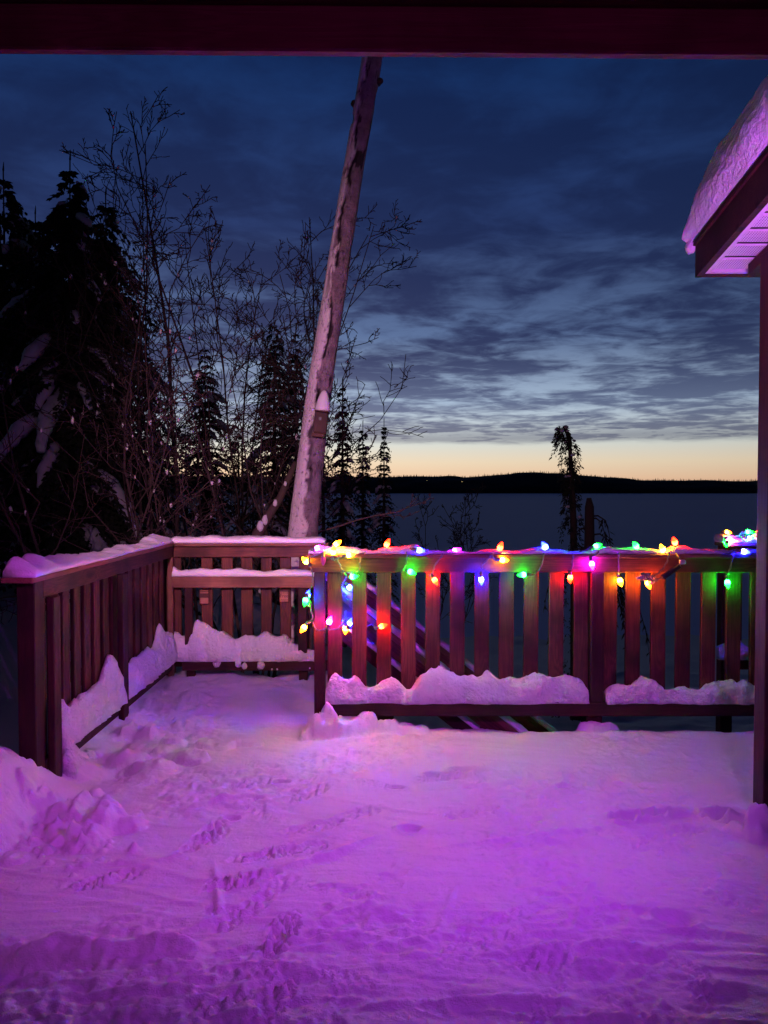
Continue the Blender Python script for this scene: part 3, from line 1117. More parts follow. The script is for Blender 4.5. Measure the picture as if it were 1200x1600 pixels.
hh = (1033 - prof_interp(t, pxs)) * BY / FPX + .006 * fbm(xs * 15, xs * 0, 80, 3)
base = np.stack([xs, np.full(len(xs), BY + 0.037), np.full(len(xs), 0.1552)], -1)
snow_ribbon('snow_bank', base, hh, 0.095, (0, -1, 0), br, BANK, 81, 0.008)
rng = random.Random(3)
for (xp, yp, s) in ((339, 1036, .030), (372, 1037, .026), (382, 1041, .022), (408, 1040, .030), (425, 1046, .007), (433, 1046, .007), (484, 1044, .006)):
    b = MB()
    p = px(xp, yp, BY - 0.043)
    b.blob(p, (s, s * .35, s * 1.15), rng, 0, 2, .18)
    b.build('snow_clump', M['snow_clump'], br, True)


def plaque(xa, xb, ya, yb, label):
    D = BY + 0.036
    a, b = px(xa, ya, D), px(xb, yb, D)
    cx_, cz_ = (a.x + b.x) / 2, (a.z + b.z) / 2
    W, H = b.x - a.x, a.z - b.z
    e = empty('wall_plaque', (cx_, D, b.z), label, 'plaque', 'small plaques on the back railing')
    board('plate', (a.x, D - 0.010, b.z), (b.x, D, a.z), e, 'plaque_dark', axis=0)
    return e, cx_, cz_, W, H, D - 0.012


e, cx_, cz_, W_, H_, D_ = plaque(311.5, 327.5, 920, 944.5, 'copper plaque with pale panels on the second slat of the back railing')
board('panel', (cx_ - W_ * .38, D_ - .003, cz_ - H_ * .42), (cx_ + W_ * .42, D_, cz_ - H_ * .05), e, 'copper', axis=0)
board('panel', (cx_ - W_ * .40, D_ - .003, cz_ + H_ * .22), (cx_ + W_ * .42, D_, cz_ + H_ * .33), e, 'copper', axis=0)
board('panel', (cx_ - W_ * .40, D_ - .002, cz_ + H_ * .36), (cx_ + W_ * .42, D_, cz_ + H_ * .42), e, 'copper', axis=0)
e, cx_, cz_, W_, H_, D_ = plaque(436.5, 452, 920, 941, 'small pink lettered plaque on the slat in front of the birch')
board('panel', (cx_ - W_ * .44, D_ - .003, cz_ - H_ * .46), (cx_ + W_ * .44, D_, cz_ + H_ * .30), e, 'copper', axis=0)


def text(s, size, loc, parent, mat):
    cu = bpy.data.curves.new('lettering', 'FONT')
    cu.body = s
    cu.size = size
    cu.align_x = 'CENTER'
    cu.extrude = 0.0008
    ob = bpy.data.objects.new('lettering', cu)
    col.objects.link(ob)
    me = bpy.data.meshes.new_from_object(ob)
    bpy.data.objects.remove(ob)
    me.materials.clear()
    return mesh_obj('lettering', me, mat, parent, loc, (math.pi / 2, 0, 0))


text('Free', 0.036, (cx_, D_ - .0045, cz_ - 0.012), e, M['plaque_dark'])
for k, zz in enumerate((-.030, -.040, .022)):
    b = MB()
    rr = random.Random(k)
    xx = cx_ - .026
    while xx < cx_ + .024:
        ww = rr.uniform(.004, .011)
        b.box((xx + ww / 2, D_ - .004, cz_ + zz), (ww, .001, .005))
        xx += ww + .004
    b.build('lettering', M['plaque_dark'], e)

# ------------------------------------------------------------------ left railing
LX = -1.60
lr = empty('left_railing', (LX, 4.6, 0), 'railing running away along the left edge with a drift against it', 'railing')
board('cap_rail', (LX - 0.125, 3.44, 1.028), (LX + 0.022, 5.925, 1.052), lr, 'wood_cap')
board('top_rail', (LX - 0.036, 3.595, 0.940), (LX, 5.80, 1.0275), lr)
board('bottom_rail', (LX - 0.036, 3.60, 0.085), (LX, 5.82, 0.168), lr, 'wood_dark')
board('end_post', (LX - 0.082, 3.50, -0.15), (LX + 0.001, 3.592, 1.0275), lr, 'wood_dark')
board('corner_post', (LX - 0.10, 5.83, -0.15), (LX - 0.01, 5.92, 1.020), lr, 'wood')
board('corner_trim', (LX - 0.036, 5.776, -0.15), (LX + 0.004, 5.816, 0.94), lr, 'wood_cap')
board('post', (LX + 0.001, 3.62, -0.1), (LX + 0.036, 3.70, 0.9395), lr, 'wood_dark')
board('post', (LX + 0.001, 4.585, -0.12), (LX + 0.036, 4.675, 0.9395), lr, 'wood_dark')
y = 3.66
rng = random.Random(12)
while y < 5.76:
    board('slat', (LX - 0.0615, y - .0445, 0.088), (LX - 0.0375, y + .0445, 1.02), lr, 'wood', axis=2, tilt=(rng.uniform(-.004, .004), 0, rng.uniform(-.03, .03)))
    y += 0.142
ys = np.arange(3.46, 5.90, 0.012)
hh = 0.034 + 0.016 * fbm(ys * 2.6, ys * 0, 82, 4)
for (c, s, h) in ((3.49, .04, .050), (3.70, .06, .034), (4.04, .10, .026), (4.50, .05, .012), (4.95, .10, .016), (5.26, .05, .014), (5.52, .10, .034), (5.70, .06, .02)):
    hh = hh + h * np.exp(-((ys - c) / s) ** 2)
hh *= np.minimum(1, (ys - 3.44) / 0.05)
base = np.stack([np.full(len(ys), LX + 0.020) + 0.006 * fbm(ys * 5, ys * 0, 83, 2), ys, np.full(len(ys), 1.0522)], -1)
LOAF2 = [(0.0, 0.0), (0.0, .22), (.05, .4), (.16, .56), (.32, .72), (.5, .88), (.68, 1.0), (.84, 1.03), (.97, .88), (1.06, .45), (1.02, 0.0)]
snow_ribbon('snow_cap', base, hh, 0.150, (-1, 0, 0), lr, LOAF2, 84, 0.006, 'snow_soft', 18)
ys = np.arange(3.60, 5.77, 0.011)
k = ys * 0
for c in np.arange(3.80, 5.8, 0.142):
    k = np.maximum(k, np.maximum(0, 1 - np.abs(ys - c) / 0.055) ** 1.3)
hh = 0.15 + 0.05 * fbm(ys * 1.8, k * 0, 85, 2) + 0.035 * k * (0.5 + 0.6 * (fbm(ys * 3, k * 0, 86, 2)))
hh += 0.14 * np.exp(-((ys - 4.47) / .09) ** 2) + 0.15 * np.exp(-((ys - 5.50) / .09) ** 2) + 0.10 * np.exp(-((ys - 3.70) / .15) ** 2) + .05 * np.exp(-((ys - 5.7) / .1) ** 2)
base = np.stack([np.full(len(ys), LX - 0.0365), ys, np.full(len(ys), 0.168)], -1)
for (a, b, s_) in ((3.701, 4.584, 87), (4.676, 5.775, 88)):
    m = (ys > a) & (ys < b)
    snow_ribbon('snow_bank', base[m], hh[m], 0.085, (1, 0, 0), lr, BANK, s_, 0.007)
# thick plaster of drift over the near end of the bottom rail
ys = np.arange(3.72, 4.20, 0.011)
hh = 0.24 * sst(-ys, -4.25, -3.7) * (1 + .15 * fbm(ys * 7, ys * 0, 89, 2)) * np.where((ys > 3.86) & (ys < 4.02), .42, 1.0) * np.where(ys > 4.12, .5, 1)
base = np.stack([np.full(len(ys), LX + 0.004), ys, np.full(len(ys), 0.0)], -1)
snow_ribbon('snow_bank', base, hh, 0.08, (1, 0, 0), lr, BANK, 90, 0.008)

# ------------------------------------------------------------------ railing stub on the far right
rr_ = empty('corner_railing', (3.0, BY, 0), 'short far corner railing with its own string lights at the right edge', 'railing')
board('cap_rail', (2.55, BY - 0.06, 1.022), (4.2, BY + 0.10, 1.05), rr_, 'wood_cap')
board('top_rail', (2.60, BY, 0.936), (4.2, BY + 0.036, 1.0215), rr_)
board('bottom_rail', (2.60, BY, 0.077), (4.2, BY + 0.036, 0.155), rr_, 'wood_dark')
for xx in np.arange(2.70, 4.1, 0.147):
    board('slat', (xx - .0445, BY + 0.038, 0.08), (xx + .0445, BY + 0.062, 1.012), rr_, 'wood', axis=2)
board('end_post', (2.60, BY + 0.065, -3.0), (2.69, BY + 0.155, 1.02), rr_, 'wood_dark')
xs = np.arange(2.55, 4.15, 0.015)
snow_ribbon('snow_cap', np.stack([xs, np.full(len(xs), BY - 0.055), np.full(len(xs), 1.0502)], -1), 0.045 + .02 * fbm(xs * 6, xs * 0, 91, 3), 0.15, (0, 1, 0), rr_, LOAF, 92, 0.006, 'snow_soft', 18)
snow_ribbon('snow_bank', np.stack([xs, np.full(len(xs), BY + 0.037), np.full(len(xs), .1552)], -1), 0.11 + .03 * fbm(xs * 6, xs * 0, 93, 3), 0.05, (0, -1, 0), rr_, BANK, 94, 0.006)
dk2 = empty('side_deck', (3.4, 5.0, -0.3), 'side platform of the deck behind the right post', 'deck')
dk2['kind'] = 'structure'
board('deck_boards', (2.72, 4.66, -0.19), (4.3, 5.95, -0.15), dk2, 'wood_dark')

# ------------------------------------------------------------------ stairs going down to the right behind the front railing
st = empty('stairs', (0.8, 5.3, -1.2), 'snowy wooden stairs descending behind the front railing', 'stairs')
SLP = 0.79


def hz(x):
    return 0.655 - SLP * x


def slope_snow(name, x0, x1, y0, y1, dz, h, parent, seed):
    xs_ = np.arange(x0, x1, 0.015)
    b_ = np.stack([xs_, np.full(len(xs_), y0), hz(xs_) + dz], -1)
    return snow_ribbon(name, b_, h * (1 + .2 * fbm(xs_ * 5, xs_ * 0, seed, 3)), y1 - y0, (0, 1, 0), parent, LOAF, seed, 0.004, 'snow_soft', 18)


for (y0, y1, nm) in ((4.70, 4.80, 'near'), (5.76, 5.86, 'far')):
    ex = 1.95
    yc = (y0 + y1) / 2
    beam('handrail', (-0.40, yc, hz(-0.40) - 0.07), (ex, yc, hz(ex) - 0.07), y1 - y0, 0.036, st, 'wood_cap')
    beam('upper_rail', (-0.40, y0 + 0.02, hz(-0.40) - 0.145), (ex, y0 + 0.02, hz(ex) - 0.145), 0.034, 0.085, st, 'wood')
    beam('lower_rail', (-0.30, y0 + 0.02, hz(-0.30) - 0.29), (ex, y0 + 0.02, hz(ex) - 0.29), 0.034, 0.085, st, 'wood_dark')
    beam('stringer', (-0.38, yc, hz(-0.38) - 1.08), (ex + .1, yc, hz(ex + .1) - 1.08), 0.045, 0.24, st, 'wood_dark')
    slope_snow('rail_snow', -0.40, ex - .02, y0 + .003, y1 - .003, -0.045, 0.045, st, 95 if nm == 'near' else 96)
    slope_snow('rail_snow', -0.28, ex - .02, y0 - .005, y0 + .045, -0.245, 0.03, st, 97 if nm == 'near' else 98)
    for xx in (0.02, 0.78, 1.60):
        board('post', (xx - .042, y0 + .039, hz(xx) - 1.2), (xx + .042, y1 + .02, hz(xx) - 0.13), st, 'wood_dark')
for i in range(9):
    xx = -0.26 + i * 0.235
    zz = -0.33 - i * 0.186
    board('tread', (xx - .135, 4.83, zz), (xx + .135, 5.73, zz + .038), st, 'wood')
    ysn = np.arange(4.84, 5.73, 0.02)
    snow_ribbon('tread_snow', np.stack([np.full(len(ysn), xx - .13), ysn, np.full(len(ysn), zz + .0385)], -1), 0.10 + .02 * fbm(ysn * 5, ysn * 0, 99 + i, 2), 0.26, (1, 0, 0), st, LOAF, 100 + i, .006, 'snow_soft', 18)

# ------------------------------------------------------------------ porch roof on the right, with soffit, rafter and post
pr = empty('porch_roof', (1.9, 3.3, 2.4), 'snow laden porch roof corner with white vented soffit', 'roof')
RS = 0.19                                             # rise per metre towards the camera
Y1 = 3.60


def rz_(y, z0):
    return z0 + (Y1 - y) * RS


ZF = px(1086, 434, Y1).z                              # lower edge of the rake board at the eave corner
XF = px(1086, 434, Y1).x


def rake(name, xa, xb, ya, yb, za, zb, mat, parent, bev=False):
    """box sheared along the roof slope: z measured at the eave"""
    b = MB()
    vs = []
    for yy in (ya, yb):
        for (xx, zz) in ((xa, za), (xb, za), (xb, zb), (xa, zb)):
            vs.append((xx, yy, rz_(yy, zz)))
    b.add(vs, [(0, 1, 2, 3), (7, 6, 5, 4), (0, 4, 5, 1), (1, 5, 6, 2), (2, 6, 7, 3), (3, 7, 4, 0)])
    me = b.mesh(name)
    return mesh_obj(name, me, M[mat], parent)


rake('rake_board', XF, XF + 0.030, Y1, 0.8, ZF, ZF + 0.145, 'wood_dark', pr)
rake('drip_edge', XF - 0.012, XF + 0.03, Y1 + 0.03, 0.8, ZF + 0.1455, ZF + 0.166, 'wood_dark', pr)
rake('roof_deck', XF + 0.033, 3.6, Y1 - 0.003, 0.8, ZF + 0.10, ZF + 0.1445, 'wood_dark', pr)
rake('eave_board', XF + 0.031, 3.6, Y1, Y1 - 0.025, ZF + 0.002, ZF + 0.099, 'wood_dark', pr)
M['white_trim'] = m_plain('white_trim', (0.75, 0.74, 0.75), 0.5)
rake('trim_channel', XF + 0.031, XF + 0.055, Y1 - 0.028, 0.8, ZF + 0.006, ZF + 0.024, 'white_trim', pr)
rake('trim_channel', XF + 0.057, 3.6, Y1 - 0.027, Y1 - 0.045, ZF + 0.006, ZF + 0.022, 'white_trim', pr)
yy = Y1 - 0.050
me = None
while yy > 1.2:
    ya, yb = yy, yy - 0.090
    b = MB()
    ln = 3.55 - (XF + 0.057)
    b.box((0, 0, 0), (ln, 0.090, 0.010))
    if me is None:
        me = b.mesh('soffit_panel')
    yc = (ya + yb) / 2
    mesh_obj('soffit_panel', me, M['soffit'], pr, ((XF + .057 + 3.55) / 2, yc, rz_(yc, ZF + 0.022)), (-math.atan(RS), 0, 0))
    yy -= 0.119
rake('soffit_backing', XF + 0.057, 3.55, Y1 - 0.046, 1.0, ZF + 0.042, ZF + 0.052, 'black', pr)
RB = px(1169, 430, 3.5)
rake('rafter', RB.x, RB.x + 0.09, 3.50, 0.9, RB.z - (Y1 - 3.50) * RS, ZF + 0.0145, 'wood_dark', pr)
M['snow_roof'] = m_snow('roof_snow_surface', 0.40, 0.6)
# deep snow on the roof: side face, rounded shoulder, nose over the eave
nyr, nxr = 170, 110
v = np.linspace(0, 1, nyr)
yv = 3.635 - v * 2.6
u = np.linspace(0, 1, nxr)
RY = np.zeros((nyr, nxr)); RX = RY.copy(); RZ = RY.copy()
th = 0.06 + 0.26 * np.sqrt(np.clip(1 - (1 - np.clip((3.635 - yv) / 0.34, 0, 1)) ** 2, 0, 1))
for j in range(nxr):
    if u[j] < 0.55:                                   # side face, leaning out a little
        q = u[j] / 0.55
        RX[:, j] = XF - 0.018 - 0.03 * math.sin(q * math.pi)
        hq = q * 0.80
    else:
        q = (u[j] - 0.55) / 0.45
        a = min(1, q / 0.5) * math.pi / 2
        RX[:, j] = XF - 0.018 + 0.17 * (1 - math.cos(a)) + max(0, q - .5) * 2 * 2.0
        hq = 0.80 + 0.20 * math.sin(a)
    RZ[:, j] = ZF + 0.1665 + np.maximum(0, Y1 - yv) * RS + th * hq
    RY[:, j] = yv
n_a = fbm(RY * 9, RZ * 9 + RX * 6, 110, 3)
n_b = fbm(RY * 30, RZ * 30 + RX * 20, 111, 3)
amp = (0.0045 * n_a + 0.0016 * n_b) * np.minimum(1, u * 12)[None, :]
RX -= amp
RZ += amp * 0.8
o = mesh_obj('roof_snow', grid_mesh('roof_snow', RX, RY, RZ), M['snow_roof'], pr)
b = MB()
rg = random.Random(8)
b.blob((XF - 0.012, 3.625, ZF + 0.15), (.024, .03, .035), rg, 0, 2, .10)
b.build('roof_snow', M['snow_soft'], pr, True)

pp = empty('porch_post', (1.62, 3.27, 0), 'dark red square porch post at the right edge', 'post')
PX0 = px(1192, 1290, 3.25).x
board('shaft', (PX0, 3.25, -0.15), (PX0 + 0.135, 3.345, rz_(3.25, RB.z - (Y1 - 3.50) * RS) - 0.004), pp, 'wood_dark')
board('face_trim', (PX0 + 0.03, 3.235, 0.02), (PX0 + 0.105, 3.2495, 2.44), pp, 'wood_dark')

M['wood_beam'] = m_wood('beam_wood', (0.20, 0.022, 0.075), (0.30, 0.045, 0.11))
# ------------------------------------------------------------------ beam overhead, with a roof edge above it
pb = empty('porch_beam', (0, 1.45, 2.3), 'dark red beam crossing the top of the view', 'beam')
bl = px(0, 86, 1.455).z
brz = px(1200, 95, 1.455).z
tlt = math.atan2(brz - bl, 1.455)
zc = (bl + brz) / 2
board('beam_timber', (-2.6, 1.432, zc), (2.6, 1.455, zc + 0.083), pb, 'wood_beam', tilt=(0, -tlt, 0))
board('plate_board', (-2.6, 1.400, zc + 0.086), (2.6, 1.50, zc + 0.122), pb, 'wood_beam', tilt=(0, -tlt, 0))
board('roof_boards', (-2.6, -0.5, zc + 0.20), (2.6, 1.75, zc + 0.23), pb, 'wood_dark', axis=0)
for xx in (-2.2, -1.6, -1.0, -0.4, 0.2, 0.8, 1.4, 2.0):
    board('joist', (xx, -0.5, zc + 0.150), (xx + .04, 1.70, zc + 0.198), pb, 'wood_dark')
xs = np.arange(-0.35, 0.42, 0.012)
hh = np.maximum(0.002, 0.006 + 0.012 * fbm(xs * 9, xs * 0, 120, 3))
snow_ribbon('frost_crust', np.stack([xs, np.full(len(xs), 1.399), np.full(len(xs), zc + 0.084)], -1), hh, 0.010, (0, 1, 0), pb, LOAF, 121, .003, 'snow_soft', 18)


def floodlight(loc, tgt, c, watt, cone, blend, label):
    loc, tgt = Vector(loc), Vector(tgt)
    f = empty('floodlight', loc, label, 'floodlight', 'floodlights on the porch beam')
    q = (tgt - loc).to_track_quat('-Z', 'Y')
    m = q.to_matrix()
    b = MB()
    b.box(loc + m @ Vector((0, 0, .035)), (.16, .12, .05), m)
    b.build('housing', M['black'], f)
    b = MB()
    b.box(loc + m @ Vector((0, 0, .008)), (.14, .10, .003), m)
    b.build('lens', M['lens'], f)
    b = MB()
    back_ = loc + m @ Vector((0, 0, .06))
    b.tube([back_, (loc.x, 1.56, max(loc.z, zc + .05)), (loc.x, 1.515, zc + .05)], .012, 8)
    b.build('bracket', M['black'], f)
    ld = bpy.data.lights.new('flood_lamp', 'SPOT')
    ld.energy = watt
    ld.color = c
    ld.spot_size = R(cone)
    ld.spot_blend = blend
    ld.shadow_soft_size = 0.02
    lo = bpy.data.objects.new('flood_lamp', ld)
    col.objects.link(lo)
    lo.location = loc + m @ Vector((0, 0, -0.004))
    lo.rotation_euler = q.to_euler()
    attach(lo, f)


floodlight(*FLOODS[0], 'violet floodlight at the right end of the porch beam')
floodlight(*FLOODS[1], 'pink floodlight at the left end of the porch beam')
floodlight(*FLOODS[2], 'added violet fill light out of view that brightens the porch soffit')
floodlight(*FLOODS[3], 'added magenta fill light out of view below the pink floodlight at the left')
# dim porch lamp on the house wall behind the viewer
pl = empty('porch_lamp', (0.35, -0.42, 2.0), 'dim pink porch lamp on the house wall behind the viewer', 'lamp')
b = MB()
b.box((0.35, -0.45, 2.0), (.12, .03, .18))
b.build('back_plate', M['black'], pl)
b = MB()
b.lathe([(.05, -.09), (.06, -.06), (.06, -.055), (.02, -.05)], 12, Matrix.Translation((0.35, -0.33, 2.12)))
b.build('shade', M['black'], pl)
ld = bpy.data.lights.new('porch_bulb', 'POINT')
ld.energy = 5.5
ld.color = (1.0, 0.10, 0.85)
ld.shadow_soft_size = 0.04
lo = bpy.data.objects.new('porch_bulb', ld)
col.objects.link(lo)
lo.location = (0.35, -0.33, 1.98)
attach(lo, pl)
# ------------------------------------------------------------------ string lights
BP = [(.0090, .004), (.0130, .010), (.0160, .020), (.0155, .030), (.0120, .042), (.0064, .053), (.0018, .058)]
mb = MB()
mb.lathe(BP, 10)
BULB_ME = {}
for k_, m_ in BULB.items():
    me = mb.mesh('bulb_' + k_, False)
    me.materials.append(m_)
    BULB_ME[k_] = me
me = mb.mesh('bulb_unlit')
me.materials.append(m_plain('unlit_purple_glass', (0.20, 0.03, 0.30), 0.15))
BULB_ME['unlit purple'] = me
mb = MB()
mb.lathe([(.0085, -.022), (.0100, -.020), (.0100, .002), (.0118, .003), (.0118, .007), (.0095, .008)], 10)
SOCK_ME = mb.mesh('socket', True)
SOCK_ME.materials.append(M['cable'])


def light_string(name, label, loc, bulbs, path_extra, sag, seed, cable='cable'):
    ls = empty(name, loc, label, 'string lights', 'string lights on the railings')
    rg = random.Random(seed)
    ends = []
    for (xp, yp, D, c, ang) in bulbs:
        tip = Vector((math.sin(R(ang)), rg.uniform(-.45, .1), math.cos(R(ang)))).normalized()     # 0 = tip up, 90 = tip right
        ctr = px(xp, yp, D)
        base = ctr - tip * 0.028
        q = tip.to_track_quat('Z', 'Y').to_euler()
        o = mesh_obj('bulb', BULB_ME[c], None, ls, base, q)
        o['label'] = c + ' bulb'
        s = mesh_obj('socket', SOCK_ME, None, o, base, q)
        ends.append((xp, base - tip * 0.021, -tip))
    b = MB()
    for seq in path_extra:
        pts = []
        for it in seq:
            if isinstance(it, int):
                pts.append((ends[it][1], ends[it][2]))
            else:
                pts.append((px(*it), None))
        # catmull curve through the points with a little slack
        P = [p[0] for p in pts]
        out = []
        for i in range(len(P) - 1):
            p0, p1, p2, p3 = P[max(0, i - 1)], P[i], P[i + 1], P[min(len(P) - 1, i + 2)]
            n = 9
            for j in range(n):
                t = j / n
                q = 0.5 * ((2 * p1) + (p2 - p0) * t + (2 * p0 - 5 * p1 + 4 * p2 - p3) * t * t + (3 * p1 - p0 - 3 * p2 + p3) * t ** 3)
                q = q + Vector((rg.uniform(-1, 1), rg.uniform(-1, .2), rg.uniform(-1, 1))) * 0.0022
                q.z -= sag * 4 * t * (1 - t)
                out.append(q)
        out.append(P[-1])
        b.tube(out, 0.0042, 5)
        b.tube([p + Vector((.004 * math.sin(i * 1.1), -.004, .004 * math.cos(i * 1.1))) for i, p in enumerate(out)], 0.0030, 4)
    b.build('cable', M[cable], ls)
    return ls


T, F_, S_ = FY + 0.02, FY - 0.045, FY + 0.015
bl1 = [
    (498, 856, T - .03, 'purple', 75), (527, 849, T, 'orange', 55), (521, 861, T - .05, 'yellow', 8), (547, 867, F_ - .01, 'yellow', 80),
    (605, 849, T, 'red', 25), (657, 860, T - .04, 'blue', 100), (713, 860, T - .03, 'purple', 70), (782, 854, T, 'red', 20),
    (787, 875, F_, 'yellow', 95), (851, 853, T, 'blue', -35), (933, 853, T, 'green', 70), (993, 852, T, 'green', -40),
    (1035, 857, T - .03, 'yellow', -30), (1054, 846, T, 'red', -25), (1164, 862, T - .05, 'blue', 100),
    # hanging below the top rail (15..)
    (505, 876, F_, 'unlit purple', 180), (553, 901, F_, 'green', 80), (643, 894, F_, 'green', 110), (680, 908, F_, 'red', 150),
    (752, 907, F_, 'blue', 175), (816, 898, F_, 'green', -95), (925, 883, F_, 'purple', 175), (891, 904, S_ - .02, 'red', 180),
    (969, 909, S_ - .02, 'yellow', 170), (1013, 913, F_, 'orange', 160), (1137, 912, S_ - .02, 'green', 180),
    # coiled round the end post (26..)
    (477, 876, F_ + .01, 'yellow', -40), (481, 929, F_ + .02, 'blue', 20), (477, 940, F_ - .01, 'green', 190), (474, 982, F_, 'orange', 215),
    (515, 970, F_, 'pink', 20), (547, 919, FY + .10, 'blue', 140), (547, 972, FY + .09, 'blue', 20), (540, 984, FY + .12, 'orange', 185),
    (598, 978, F_ + .03, 'red', 70), (576, 1011, FY + .16, 'pink', 190),
]
top = lambda x, d=0.0: (x, 861 + d, T - .02)
paths = [
    [26, (483, 872, F_), 15, (505, 862, T - .05), 0, (512, 860, T), 1, 2, 3, (570, 864, T - .03), (590, 860, T), 4, (640, 855, T), 5, (690, 863, T - .02), 6, (745, 866, T - .02), 7,
     (815, 866, T), (835, 860, T), 9, (890, 866, T), 10, (960, 860, T), 11, (1015, 860, T), 12, 13, (1085, 865, T - .03), (1130, 866, T - .04), 14, (1190, 866, T - .03)],
    [(525, 866, F_ + .01), (533, 887, F_), (540, 898, F_), (536, 910, F_ + .08), 31],
    [(563, 870, F_), (560, 890, F_), 16],
    [(636, 862, F_), (634, 882, F_), (626, 893, F_), 17],
    [(691, 866, F_), (680, 882, F_), (676, 893, F_), 18],
    [(768, 866, F_), (756, 880, F_), (750, 893, F_), 19],
    [(768, 866, F_), (775, 875, F_), 8],
    [(850, 864, F_), (846, 882, F_), (836, 896, F_), (826, 899, F_), 20],
    [(935, 862, F_), (928, 868, F_), 21],
    [(895, 866, F_), (893, 888, F_), 22], [(966, 864, F_), (967, 890, F_), 23],
    [(1046, 862, F_), (1040, 880, F_), (1030, 893, F_), (1020, 899, F_ - .01), (1008, 898, F_ - .02), (1000, 902, F_), (1010, 906, F_ - .02), (1022, 900, F_ - .01), (1026, 907, F_ - .02), (1014, 903, F_ - .03), 24],
    [(1145, 866, F_), (1140, 890, F_), 25],
    [26, (487, 890, F_ + .02), (489, 905, F_ + .02), (486, 918, F_ + .01), 27, (487, 945, F_ + .01), 28, (488, 962, F_ + .01), 29, (488, 972, F_ - .02), (495, 984, F_ - .02),
     (505, 983, F_ - .02), 30, (522, 983, F_ - .02), (533, 978, F_), (538, 968, F_ + .06), (541, 955, FY + .09), 32, (556, 968, FY + .14), 33],
    [(541, 975, F_ + .06), (560, 985, FY + .12), (580, 975, FY + .10), 34], [(560, 985, FY + .13), (572, 998, FY + .15), 35],
]
light_string('string_lights', 'string of lit coloured bulbs wound along the front railing and its end post', (0.8, FY - .04, 1.0), bl1, paths, 0.004, 5, 'cable')
RB_ = BY - 0.07
bl2 = [(1137, 832, BY - .02, 'orange', 95), (1141, 842, RB_ - .02, 'pink', 40), (1172, 841, RB_ - .02, 'blue', 100), (1170, 831, BY - .02, 'green', 85),
       (1187, 831, BY, 'red', 80), (1135, 849, RB_, 'green', 180)]
paths2 = [[5, (1132, 843, RB_), 1, (1135, 836, RB_), 0, (1150, 838, BY - .04), 3, (1160, 843, RB_), 2, (1182, 838, RB_), 4, (1215, 836, BY)]]
light_string('string_lights', 'small tangle of lit bulbs on the far corner railing', (2.7, BY - .06, 1.06), bl2, paths2, 0.002, 6, 'cable')

# adapter hanging from the string
ad = empty('power_adapter', px(1050, 885, F_), 'black power adapter hanging at an angle from the front rail', 'adapter')
a, b_ = px(1035, 903, F_ - .01), px(1062, 884, F_ - .01)
d = (b_ - a).normalized()
mt = d.to_track_quat('X', 'Z').to_matrix()
b = MB()
b.box((a + b_) / 2, ((b_ - a).length, .030, .026), mt)
ab = b.build('housing', M['black'], ad)
bv = ab.modifiers.new('bevel', 'BEVEL')
bv.width = 0.005
bv.segments = 2
b = MB()
b.box(px(1066, 878, F_ - .01), (.034, .028, .026))
pg = b.build('plug', M['cable_clear'], ad)
bv = pg.modifiers.new('bevel', 'BEVEL')
bv.width = 0.005
b = MB()
b.tube([px(1066, 878, F_ - .01), px(1060, 870, F_ - .01), px(1056, 864, F_ + .02)], .004, 6)
b.tube([b_, px(1063, 881, F_ - .012), px(1066, 878, F_ - .01)], .004, 6)
b.tube([a, px(1028, 905, F_), px(1018, 906, F_)], .004, 6)
b.build('cord', M['cable'], ad)
cb = empty('cable_bundle', px(1015, 905, F_), 'clear plastic bundle of looped cable hanging below the front rail', 'cable bundle')
b = MB()
rg = random.Random(2)
for i in range(5):
    c0 = px(1012 + rg.uniform(-5, 6), 905 + rg.uniform(-3, 3), F_ - .02)
    r1, r2, ph = rg.uniform(.02, .035), rg.uniform(.012, .022), rg.uniform(0, 3)
    b.tube([c0 + Vector((r1 * math.cos(t) * math.cos(ph), .012 * math.sin(t + ph), r2 * math.sin(t) + r1 * math.cos(t) * math.sin(ph) * .5)) for t in np.linspace(0, 6.1, 16)], .0035, 5)
b.build('loop', M['cable_clear'], cb, True)
b = MB()
b.box(px(1000, 902, F_ - .01), (.045, .012, .016), Euler((0, -.5, 0)).to_matrix())
b.build('clip', M['cable_clear'], cb)

# ------------------------------------------------------------------ birch
BD = 7.5
TAB = [(900, 468, 47), (836, 474, 44), (737, 484.5, 39.5), (637, 496.6, 37), (525, 513, 34), (400, 532, 31.5), (280, 551, 29.5), (180, 568, 29), (92, 582.5, 29), (0, 597, 28)]
pts = [(px(c, y, BD), wd * BD / FPX / 2) for (y, c, wd) in TAB]
p_lo, p_hi = pts[0], pts[-1]
pts = [(Vector((p_lo[0].x - .12, BD, tz(p_lo[0].x, BD) - .3)), .17)] + pts
pts += [(p_hi[0] + Vector((.35, .1, 1.6)), .075), (p_hi[0] + Vector((.55, .2, 3.2)), .03)]
zs = np.array([p[0].z for p in pts])
pxs_ = np.array([p[0].x for p in pts])
rs = np.array([p[1] for p in pts])
zz = np.concatenate([np.arange(zs[0], p_hi[0].z + .2, 0.02), np.linspace(p_hi[0].z + .22, zs[-1], 30)])
NS = 72
th_ = np.linspace(0, 2 * math.pi, NS, endpoint=False)
ZZ, TT = np.meshgrid(zz, th_, indexing='ij')
CX, RR = np.interp(ZZ, zs, pxs_), np.interp(ZZ, zs, rs)
dirL = np.cos(TT - math.radians(205))                 # side that carries peeling, snow-plastered bark: left and front-left
wob = fbm(ZZ * 2.2, ZZ * 0 + 1, 130, 3) * 0.42 + fbm(ZZ * 9, TT * 2.0, 131, 3) * 0.22
hs = dirL + wob * 0.8 - 0.22 - 0.22 * sst(ZZ, 2.4, 4.2)
snowm = sst(hs, 0.10, 0.20)
